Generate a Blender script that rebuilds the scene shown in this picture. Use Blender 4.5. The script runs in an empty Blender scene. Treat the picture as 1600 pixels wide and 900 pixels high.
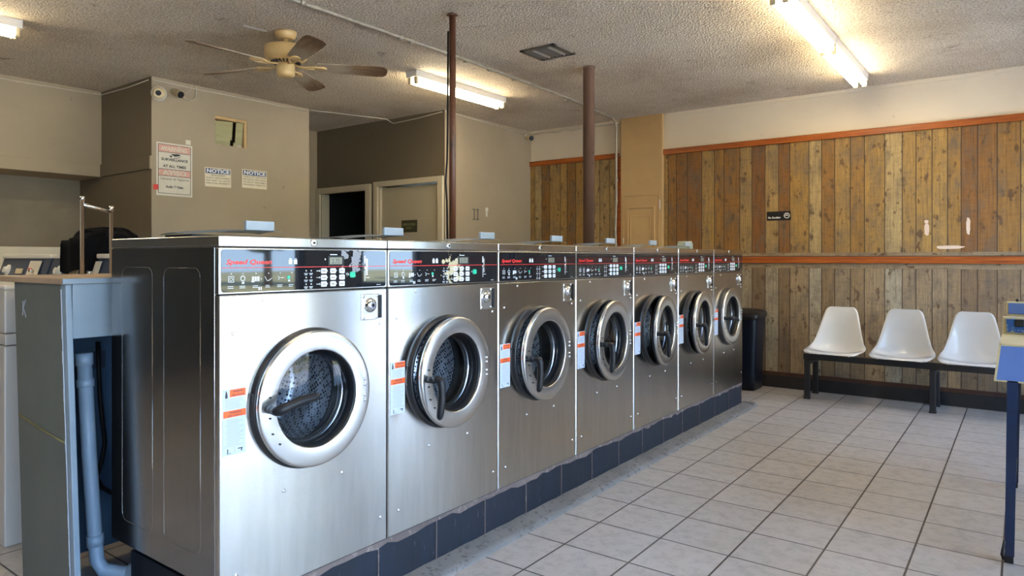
import bpy, bmesh, math, random
from mathutils import Vector, Matrix
random.seed(7)
PI = math.pi
S = bpy.context.scene
COL = S.collection

# ------------------------------------------------------------------ camera
cam_d = bpy.data.cameras.new('camera'); cam = bpy.data.objects.new('camera', cam_d); COL.objects.link(cam)
cam_d.sensor_width = 36.0
cam_d.lens = 1077.0 / 1600.0 * 36.0
cam_d.shift_y = -46.0 / 1600.0
cam_d.clip_start = 0.05
cam.location = (0, 0, 1.235)
cam.rotation_euler = (math.radians(90), 0, math.radians(36.6))
S.camera = cam
# ------------------------------------------------------------------ colour + light
S.view_settings.view_transform = 'Standard'
S.view_settings.look = 'None'
S.view_settings.exposure = 1.0
S.view_settings.gamma = 1.0
S.view_settings.use_curve_mapping = False
S.cycles.use_denoising = True
S.cycles.max_bounces = 10
S.cycles.diffuse_bounces = 6
S.cycles.glossy_bounces = 5
S.cycles.transparent_max_bounces = 12
S.cycles.sample_clamp_indirect = 6.0
S.cycles.caustics_reflective = False
S.cycles.caustics_refractive = False
W = bpy.data.worlds.new('sky'); S.world = W; W.use_nodes = True
wn = W.node_tree.nodes; wl = W.node_tree.links; wn.clear()
wo = wn.new('ShaderNodeOutputWorld'); wb = wn.new('ShaderNodeBackground')
wt = wn.new('ShaderNodeTexCoord'); wsx = wn.new('ShaderNodeSeparateXYZ'); wr = wn.new('ShaderNodeValToRGB')
wl.new(wt.outputs['Generated'], wsx.inputs[0]); wl.new(wsx.outputs['Z'], wr.inputs[0])
wr.color_ramp.elements[0].position = 0.0; wr.color_ramp.elements[0].color = (0.50, 0.72, 1.0, 1)
wr.color_ramp.elements[1].position = 0.7; wr.color_ramp.elements[1].color = (0.34, 0.55, 1.0, 1)
wl.new(wr.outputs[0], wb.inputs['Color']); wb.inputs['Strength'].default_value = 8.0
wl.new(wb.outputs[0], wo.inputs[0])
sun_d = bpy.data.lights.new('sun', 'SUN'); sun = bpy.data.objects.new('sun', sun_d); COL.objects.link(sun)
sun_d.energy = 50.0; sun_d.angle = 0.01; sun_d.color = (1.0, 0.93, 0.82)
sun.rotation_euler = (math.radians(12), math.radians(-38), 0)      # shines from over the roof out onto the lawn
TUBE = 20.0

# ------------------------------------------------------------------ mesh helper
class MB:
    def __init__(self): self.bm = bmesh.new(); self.mi = 0
    def _tag(self, faces):
        for f in faces: f.material_index = self.mi
    def box(self, x0, x1, y0, y1, z0, z1, bev=0.0, seg=2):
        r = bmesh.ops.create_cube(self.bm, size=1.0)
        vs = r['verts']
        for v in vs:
            v.co = Vector(((x0+x1)/2 + v.co.x*(x1-x0), (y0+y1)/2 + v.co.y*(y1-y0), (z0+z1)/2 + v.co.z*(z1-z0)))
        fs = set(f for v in vs for f in v.link_faces)
        self._tag(fs)
        if bev > 0:
            es = list(set(e for v in vs for e in v.link_edges))
            rr = bmesh.ops.bevel(self.bm, geom=es, offset=bev, segments=seg, profile=0.5, affect='EDGES')
            self._tag(rr['faces'])
        return self
    def ring(self, c, n, u, v, r, seg):
        return [self.bm.verts.new(c + u*(r*math.cos(2*PI*i/seg)) + v*(r*math.sin(2*PI*i/seg))) for i in range(seg)]
    def lathe(self, prof, c=(0,0,0), ax=(0,0,1), seg=32, cap0=True, cap1=True, closed=False):
        """prof: list of (radius, height along axis)"""
        ax = Vector(ax).normalized(); c = Vector(c)
        u = ax.orthogonal().normalized(); v = ax.cross(u)
        rings = [self.ring(c + ax*h, ax, u, v, max(r, 1e-4), seg) for r, h in prof]
        pairs = list(zip(rings[:-1], rings[1:]))
        if closed: pairs.append((rings[-1], rings[0]))
        for a, b in pairs:
            for i in range(seg):
                j = (i+1) % seg
                f = self.bm.faces.new((a[i], a[j], b[j], b[i])); f.smooth = True; f.material_index = self.mi
        if not closed:
            if cap0: f = self.bm.faces.new(rings[0][::-1]); f.material_index = self.mi
            if cap1: f = self.bm.faces.new(rings[-1]); f.material_index = self.mi
        return self
    def cyl(self, p0, p1, r, seg=20, r1=None):
        p0 = Vector(p0); p1 = Vector(p1); d = p1-p0
        return self.lathe([(r, 0), (r if r1 is None else r1, d.length)], p0, d, seg)
    def tube(self, pts, r, seg=8):
        pts = [Vector(p) for p in pts]
        rings = []; u = None
        for i, p in enumerate(pts):
            t = (pts[min(i+1, len(pts)-1)] - pts[max(i-1, 0)]).normalized()
            if u is None: u = t.orthogonal().normalized()
            else: u = (u - t*u.dot(t)).normalized()
            v = t.cross(u); rr = r[i] if isinstance(r, (list, tuple)) else r
            rings.append(self.ring(p, t, u, v, rr, seg))
        for a, b in zip(rings[:-1], rings[1:]):
            for i in range(seg):
                j = (i+1) % seg
                f = self.bm.faces.new((a[i], a[j], b[j], b[i])); f.smooth = True; f.material_index = self.mi
        f = self.bm.faces.new(rings[0][::-1]); f.material_index = self.mi
        f = self.bm.faces.new(rings[-1]); f.material_index = self.mi
        return self
    def prism(self, pts, ext):
        ext = Vector(ext)
        a = [self.bm.verts.new(Vector(p)) for p in pts]; b = [self.bm.verts.new(Vector(p)+ext) for p in pts]
        n = len(a)
        fs = [self.bm.faces.new(a[::-1]), self.bm.faces.new(b)]
        for i in range(n):
            j = (i+1) % n; fs.append(self.bm.faces.new((a[i], a[j], b[j], b[i])))
        self._tag(fs); return self
    def quad(self, pts):
        f = self.bm.faces.new([self.bm.verts.new(Vector(p)) for p in pts]); f.material_index = self.mi; return self
    def grid(self, fn, nu, nv, closed_u=False):
        vs = [[self.bm.verts.new(Vector(fn(i/(nu), j/(nv)))) for i in range(nu + (0 if closed_u else 1))] for j in range(nv+1)]
        m = len(vs[0])
        for j in range(nv):
            for i in range(nu):
                k = (i+1) % m if closed_u else i+1
                f = self.bm.faces.new((vs[j][i], vs[j][k], vs[j+1][k], vs[j+1][i])); f.smooth = True; f.material_index = self.mi
        return vs
    def text(self, s, origin, right, up, size, ext=0.0005, align='LEFT', bold=False, slant=0.0, width=None):
        cu = bpy.data.curves.new('t', 'FONT'); cu.body = s; cu.size = size; cu.align_x = align
        cu.extrude = 0.0; cu.resolution_u = 2; cu.shear = slant
        if bold: cu.offset = size*0.035
        o = bpy.data.objects.new('t', cu)
        me = bpy.data.meshes.new_from_object(o)
        right = Vector(right).normalized(); up = Vector(up).normalized(); nrm = right.cross(up); org = Vector(origin)
        xs = [v.co.x for v in me.vertices]
        k = 1.0
        if width and xs: k = width / max(max(xs)-min(xs), 1e-6)
        vs = [self.bm.verts.new(org + right*(v.co.x*k) + up*v.co.y + nrm*ext) for v in me.vertices]
        for p in me.polygons:
            try: f = self.bm.faces.new([vs[i] for i in p.vertices]); f.material_index = self.mi
            except ValueError: pass
        bpy.data.objects.remove(o); bpy.data.curves.remove(cu); bpy.data.meshes.remove(me)
        return self
    def build(self, name, mats, parent=None, loc=None, smooth=False, normals=True):
        if normals: bmesh.ops.recalc_face_normals(self.bm, faces=self.bm.faces)
        me = bpy.data.meshes.new(name); self.bm.to_mesh(me); self.bm.free()
        if not isinstance(mats, (list, tuple)): mats = [mats]
        for m in mats: me.materials.append(m)
        if smooth:
            for p in me.polygons: p.use_smooth = True
        o = bpy.data.objects.new(name, me); COL.objects.link(o)
        if parent: o.parent = parent
        if loc: o.location = loc
        return o

def tag(o, label=None, cat=None, group=None, kind=None):
    if label: o['label'] = label
    if cat: o['category'] = cat
    if group: o['group'] = group
    if kind: o['kind'] = kind
    return o
def empty(name, loc=(0,0,0), label=None, cat=None, group=None, rz=0):
    o = bpy.data.objects.new(name, None); COL.objects.link(o); o.location = loc; o.rotation_euler = (0,0,rz)
    o.empty_display_size = 0.1
    return tag(o, label, cat, group)
def struct(o): o['kind'] = 'structure'; return o
def dup(o, parent=None):
    c = o.copy(); COL.objects.link(c)
    if parent: c.parent = parent
    for ch in [q for q in bpy.data.objects if q.parent == o]: dup(ch, c)
    return c

# ------------------------------------------------------------------ materials
def new(name):
    m = bpy.data.materials.new(name); m.use_nodes = True
    nt = m.node_tree; b = nt.nodes['Principled BSDF']
    return m, nt, b
def N(nt, t, **kw):
    n = nt.nodes.new(t)
    for k, v in kw.items():
        if k in n.inputs: n.inputs[k].default_value = v
        else: setattr(n, k, v)
    return n
def ramp(nt, src, stops):
    r = N(nt, 'ShaderNodeValToRGB'); e = r.color_ramp.elements
    while len(e) > 1: e.remove(e[-1])
    e[0].position = stops[0][0]; e[0].color = (*stops[0][1], 1)
    for p, c in stops[1:]:
        q = e.new(p); q.color = (*c, 1)
    nt.links.new(src, r.inputs[0]); return r
def coords(nt, scale=(1,1,1), rot=(0,0,0), kind='Object'):
    tc = N(nt, 'ShaderNodeTexCoord'); mp = N(nt, 'ShaderNodeMapping')
    mp.inputs['Scale'].default_value = scale; mp.inputs['Rotation'].default_value = rot
    nt.links.new(tc.outputs[kind], mp.inputs['Vector']); return mp.outputs[0]
def mixc(nt, f, a, b, mode='MIX'):
    m = N(nt, 'ShaderNodeMix', data_type='RGBA', blend_type=mode)
    for v, i in ((f, 0), (a, 6), (b, 7)):
        if hasattr(v, 'links') or hasattr(v, 'is_linked'): nt.links.new(v, m.inputs[i])
        elif i == 0: m.inputs[0].default_value = v
        else: m.inputs[i].default_value = (*v, 1)
    return m.outputs[2]
def noise(nt, vec, scale, detail=4, rough=0.55):
    n = N(nt, 'ShaderNodeTexNoise'); n.inputs['Scale'].default_value = scale; n.inputs['Detail'].default_value = detail
    n.inputs['Roughness'].default_value = rough
    if vec is not None: nt.links.new(vec, n.inputs['Vector'])
    return n.outputs['Fac']
def bump(nt, b, src, strength, dist=0.01):
    n = N(nt, 'ShaderNodeBump'); n.inputs['Strength'].default_value = strength; n.inputs['Distance'].default_value = dist
    nt.links.new(src, n.inputs['Height']); nt.links.new(n.outputs[0], b.inputs['Normal']); return n
def plain(name, col, rough=0.5, metal=0.0, var=0.12, scale=12, bmp=0.0, coat=0.0, spec=None):
    m, nt, b = new(name)
    v = coords(nt)
    f = noise(nt, v, scale)
    r = ramp(nt, f, [(0.25, tuple(c*(1-var) for c in col)), (0.75, tuple(min(1, c*(1+var)) for c in col))])
    nt.links.new(r.outputs[0], b.inputs['Base Color'])
    b.inputs['Roughness'].default_value = rough; b.inputs['Metallic'].default_value = metal
    b.inputs['Coat Weight'].default_value = coat
    if spec is not None: b.inputs['Specular IOR Level'].default_value = spec
    if bmp: bump(nt, b, noise(nt, v, scale*8), bmp, 0.004)
    return m
def emit(name, col, s):
    m, nt, b = new(name)
    b.inputs['Base Color'].default_value = (*col, 1); b.inputs['Emission Color'].default_value = (*col, 1)
    b.inputs['Emission Strength'].default_value = s; return m
def steel(name, col=(0.60,0.575,0.54), r0=0.14, r1=0.34, wav=0.25, smudge=0.25, aniso=0):
    m, nt, b = new(name)
    if aniso:
        tg = N(nt, 'ShaderNodeTangent', direction_type='RADIAL', axis='Z'); nt.links.new(tg.outputs[0], b.inputs['Tangent'])
        b.inputs['Anisotropic'].default_value = aniso; b.inputs['Anisotropic Rotation'].default_value = 0.25
    v = coords(nt); vs = coords(nt, (1, 1, 60))
    b.inputs['Metallic'].default_value = 1.0
    big = noise(nt, v, 2.0, 1.5, 0.4); fine = noise(nt, coords(nt, (9, 9, 1)), 3.0, 5, 0.7)
    r = ramp(nt, big, [(0.15, (r0,)*3), (0.85, (r1,)*3)])
    nt.links.new(r.outputs[0], b.inputs['Roughness'])
    dark = tuple(c*(1-smudge) for c in col)
    c1 = ramp(nt, fine, [(0.15, dark), (0.75, col)])
    nt.links.new(c1.outputs[0], b.inputs['Base Color'])
    w = noise(nt, v, 2.2, 1, 0.4)
    br = noise(nt, coords(nt, (2, 260, 2)), 1.0, 3, 0.7)
    ad = N(nt, 'ShaderNodeMath', operation='MULTIPLY_ADD'); ad.inputs[1].default_value = 0.02
    nt.links.new(br, ad.inputs[0]); nt.links.new(w, ad.inputs[2])
    bump(nt, b, ad.outputs[0], wav, 0.02)
    return m
def glass(name, tint=(1,1,1), refl=1.0):
    m = bpy.data.materials.new(name); m.use_nodes = True; nt = m.node_tree; nt.nodes.clear()
    out = nt.nodes.new('ShaderNodeOutputMaterial'); t = nt.nodes.new('ShaderNodeBsdfTransparent'); g = nt.nodes.new('ShaderNodeBsdfGlossy')
    t.inputs[0].default_value = (*tint, 1); g.inputs['Roughness'].default_value = 0.01; g.inputs['Color'].default_value = (refl,)*3 + (1,)
    fr = nt.nodes.new('ShaderNodeFresnel'); fr.inputs[0].default_value = 1.5
    mx = nt.nodes.new('ShaderNodeMixShader')
    nt.links.new(fr.outputs[0], mx.inputs[0]); nt.links.new(t.outputs[0], mx.inputs[1]); nt.links.new(g.outputs[0], mx.inputs[2])
    nt.links.new(mx.outputs[0], out.inputs[0]); return m
def wallpaint(name, col, var=0.08, rough=0.6, marks=True):
    m, nt, b = new(name); v = coords(nt)
    base = ramp(nt, noise(nt, v, 1.3, 6, 0.6), [(0.3, tuple(c*(1-var) for c in col)), (0.7, tuple(c*(1+var) for c in col))]).outputs[0]
    if marks:
        sp = ramp(nt, noise(nt, v, 9, 3, 0.5), [(0.22, (1,1,1)), (0.27, (0,0,0))]).outputs[0]
        base = mixc(nt, sp, base, tuple(c*0.55 for c in col))
    nt.links.new(base, b.inputs['Base Color']); b.inputs['Roughness'].default_value = rough
    bump(nt, b, noise(nt, v, 90, 2), 0.08, 0.004)
    return m
def ceiling_mat():
    m, nt, b = new('popcorn ceiling'); v = coords(nt)
    big = noise(nt, v, 0.9, 5, 0.65)
    base = ramp(nt, big, [(0.28, (0.54,0.44,0.32)), (0.5, (0.74,0.645,0.51)), (0.75, (0.84,0.75,0.62))]).outputs[0]
    st = ramp(nt, noise(nt, v, 5.5, 5, 0.7), [(0.30, (1,1,1)), (0.38, (0,0,0))]).outputs[0]
    base = mixc(nt, st, base, (0.45,0.37,0.28))
    grain = noise(nt, v, 75, 2, 0.5)
    g2 = ramp(nt, grain, [(0.38, (0.52,0.50,0.48)), (0.60, (1.0,1.0,1.0))]).outputs[0]
    base = mixc(nt, 0.8, base, g2, 'MULTIPLY')
    nt.links.new(base, b.inputs['Base Color']); b.inputs['Roughness'].default_value = 0.85
    bump(nt, b, grain, 0.9, 0.02)
    return m
def tile_mat():
    m, nt, b = new('floor tiles'); v = coords(nt)
    bt = N(nt, 'ShaderNodeTexBrick', offset=0.0, squash=1.0)
    mp = N(nt, 'ShaderNodeMapping'); mp.inputs['Location'].default_value = (0.07+0.305*40, -2.53+0.305*40, 0)
    nt.links.new(v, mp.inputs['Vector']); nt.links.new(mp.outputs[0], bt.inputs['Vector'])
    bt.inputs['Scale'].default_value = 1.0; bt.inputs['Brick Width'].default_value = 0.305; bt.inputs['Row Height'].default_value = 0.305
    bt.inputs['Mortar Size'].default_value = 0.0042; bt.inputs['Mortar Smooth'].default_value = 0.1; bt.inputs['Bias'].default_value = 0
    bt.inputs['Color1'].default_value = (0.45,0.45,0.45,1); bt.inputs['Color2'].default_value = (0.6,0.6,0.6,1); bt.inputs['Mortar'].default_value = (0.5,0.5,0.5,1)
    vein = noise(nt, v, 16, 8, 0.75)
    body = ramp(nt, vein, [(0.32, (0.33,0.305,0.29)), (0.47, (0.39,0.365,0.345)), (0.53, (0.425,0.40,0.38)), (0.7, (0.41,0.385,0.365))]).outputs[0]
    body = mixc(nt, 0.35, body, bt.outputs['Color'], 'OVERLAY')
    dirt = ramp(nt, noise(nt, v, 1.6, 6, 0.7), [(0.35, (0.93,0.90,0.87)), (0.6, (1,1,1))]).outputs[0]
    body = mixc(nt, 1.0, body, dirt, 'MULTIPLY')
    c = mixc(nt, bt.outputs['Fac'], body, (0.06,0.045,0.038))
    nt.links.new(c, b.inputs['Base Color'])
    r = ramp(nt, vein, [(0.3, (0.42,)*3), (0.7, (0.30,)*3)])
    nt.links.new(r.outputs[0], b.inputs['Roughness'])
    inv = N(nt, 'ShaderNodeMath', operation='MULTIPLY_ADD'); inv.inputs[1].default_value = -1.0
    nt.links.new(bt.outputs['Fac'], inv.inputs[0])
    sm = N(nt, 'ShaderNodeMath', operation='MULTIPLY'); sm.inputs[1].default_value = 0.25
    nt.links.new(vein, sm.inputs[0]); nt.links.new(sm.outputs[0], inv.inputs[2])
    bump(nt, b, inv.outputs[0], 0.5, 0.004)
    return m
def plank_mat(name, horiz=False, warm=1.0):
    m, nt, b = new(name)
    tc = N(nt, 'ShaderNodeTexCoord'); sp = N(nt, 'ShaderNodeSeparateXYZ'); nt.links.new(tc.outputs['Object'], sp.inputs[0])
    along, across = ('X', 'Z') if horiz else ('Z', 'X')
    vo = N(nt, 'ShaderNodeTexVoronoi', voronoi_dimensions='1D', feature='F1'); vo.inputs['Scale'].default_value = 8.0; vo.inputs['Randomness'].default_value = 0.9
    ed = N(nt, 'ShaderNodeTexVoronoi', voronoi_dimensions='1D', feature='DISTANCE_TO_EDGE'); ed.inputs['Scale'].default_value = 8.0; ed.inputs['Randomness'].default_value = 0.9
    nt.links.new(sp.outputs[across], vo.inputs['W']); nt.links.new(sp.outputs[across], ed.inputs['W'])
    rs = N(nt, 'ShaderNodeSeparateColor'); nt.links.new(vo.outputs['Color'], rs.inputs[0])
    if warm > 0.5:
        st = [(0.0, (0.21,0.085,0.018)), (0.14, (0.28,0.14,0.032)), (0.35, (0.345,0.195,0.048)), (0.55, (0.39,0.235,0.068)), (0.75, (0.33,0.20,0.066)), (0.9, (0.45,0.325,0.15)), (1.0, (0.42,0.28,0.11))]
    else:
        st = [(0.0, (0.21,0.13,0.065)), (0.2, (0.27,0.18,0.092)), (0.45, (0.34,0.24,0.135)), (0.7, (0.29,0.215,0.13)), (0.88, (0.41,0.345,0.24)), (1.0, (0.38,0.34,0.27))]
    tone = ramp(nt, rs.outputs[0], st).outputs[0]
    # grain vector: stretched along the board, shifted per board
    cb = N(nt, 'ShaderNodeCombineXYZ')
    a = N(nt, 'ShaderNodeMath', operation='MULTIPLY_ADD'); a.inputs[1].default_value = 1.0
    k = N(nt, 'ShaderNodeMath', operation='MULTIPLY'); k.inputs[1].default_value = 37.0
    nt.links.new(rs.outputs[1], k.inputs[0]); nt.links.new(sp.outputs[along], a.inputs[0]); nt.links.new(k.outputs[0], a.inputs[2])
    nt.links.new(sp.outputs[across], cb.inputs[0]); nt.links.new(a.outputs[0], cb.inputs[2])
    mp = N(nt, 'ShaderNodeMapping'); mp.inputs['Scale'].default_value = (28, 1, 1.3); nt.links.new(cb.outputs[0], mp.inputs[0])
    g = noise(nt, mp.outputs[0], 2.4, 8, 0.7)
    mp2 = N(nt, 'ShaderNodeMapping'); mp2.inputs['Scale'].default_value = (16, 1, 8.0); nt.links.new(cb.outputs[0], mp2.inputs[0])
    kn = noise(nt, mp2.outputs[0], 1.0, 3, 0.6)
    mp3 = N(nt, 'ShaderNodeMapping'); mp3.inputs['Scale'].default_value = (7, 1, 3.4); nt.links.new(cb.outputs[0], mp3.inputs[0])
    st2 = noise(nt, mp3.outputs[0], 1.0, 6, 0.75)
    c = mixc(nt, 1.0, tone, ramp(nt, g, [(0.3, (0.50,0.48,0.45)), (0.5, (0.92,0.92,0.92)), (0.7, (1.22,1.20,1.16))]).outputs[0], 'MULTIPLY')
    c = mixc(nt, ramp(nt, kn, [(0.35, (0.88,)*3), (0.42, (0,0,0))]).outputs[0], c, (0.10,0.05,0.018))
    c = mixc(nt, ramp(nt, st2, [(0.34, (0.80,)*3), (0.54, (0,0,0))]).outputs[0], c, (0.13,0.10,0.075))
    # saw marks across the board
    mp4 = N(nt, 'ShaderNodeMapping'); mp4.inputs['Scale'].default_value = (9, 1, 45); nt.links.new(cb.outputs[0], mp4.inputs[0])
    sw = noise(nt, mp4.outputs[0], 1.0, 3, 0.6)
    c = mixc(nt, 1.0, c, ramp(nt, sw, [(0.34, (0.86,0.86,0.86)), (0.5, (1,1,1))]).outputs[0], 'MULTIPLY')
    gap = ramp(nt, ed.outputs['Distance'], [(0.012, (1,1,1)), (0.04, (0,0,0))]).outputs[0]
    c = mixc(nt, gap, c, (0.035,0.02,0.01))
    nt.links.new(c, b.inputs['Base Color']); b.inputs['Roughness'].default_value = 0.62
    bump(nt, b, g, 0.25, 0.004)
    return m
def trimwood(name='red cedar trim'):
    m, nt, b = new(name); g = noise(nt, coords(nt, (1.2, 8, 22)), 3, 6, 0.65)
    c = ramp(nt, g, [(0.3, (0.18,0.036,0.004)), (0.55, (0.37,0.088,0.008)), (0.75, (0.46,0.135,0.016))]).outputs[0]
    nt.links.new(c, b.inputs['Base Color']); b.inputs['Roughness'].default_value = 0.45; return m
def worn(name, col, under, thr=0.36, sc=7, rough=0.5, var=0.25, stretch=(1,1,1), soft=0.03, bmp=0.2):
    m, nt, b = new(name); v = coords(nt, stretch)
    base = ramp(nt, noise(nt, v, 3, 6, 0.65), [(0.3, tuple(c*(1-var) for c in col)), (0.7, tuple(c*(1+var) for c in col))]).outputs[0]
    n2 = noise(nt, v, sc, 8, 0.75)
    c = mixc(nt, ramp(nt, n2, [(thr-soft, (1,1,1)), (thr, (0,0,0))]).outputs[0], base, under)
    nt.links.new(c, b.inputs['Base Color']); b.inputs['Roughness'].default_value = rough
    if bmp: bump(nt, b, n2, bmp, 0.004)
    return m
def drum_mat():
    m, nt, b = new('perforated drum steel'); b.inputs['Metallic'].default_value = 1.0; b.inputs['Roughness'].default_value = 0.38
    vo = N(nt, 'ShaderNodeTexVoronoi'); vo.inputs['Scale'].default_value = 75; vo.inputs['Randomness'].default_value = 0.35
    nt.links.new(coords(nt, (1, 1, 1), (0.5, 0.6, 0.3)), vo.inputs['Vector'])
    c = ramp(nt, vo.outputs['Distance'], [(0.34, (0.02,0.02,0.025)), (0.42, (0.55,0.56,0.58))]).outputs[0]
    nt.links.new(c, b.inputs['Base Color']); return m

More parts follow.
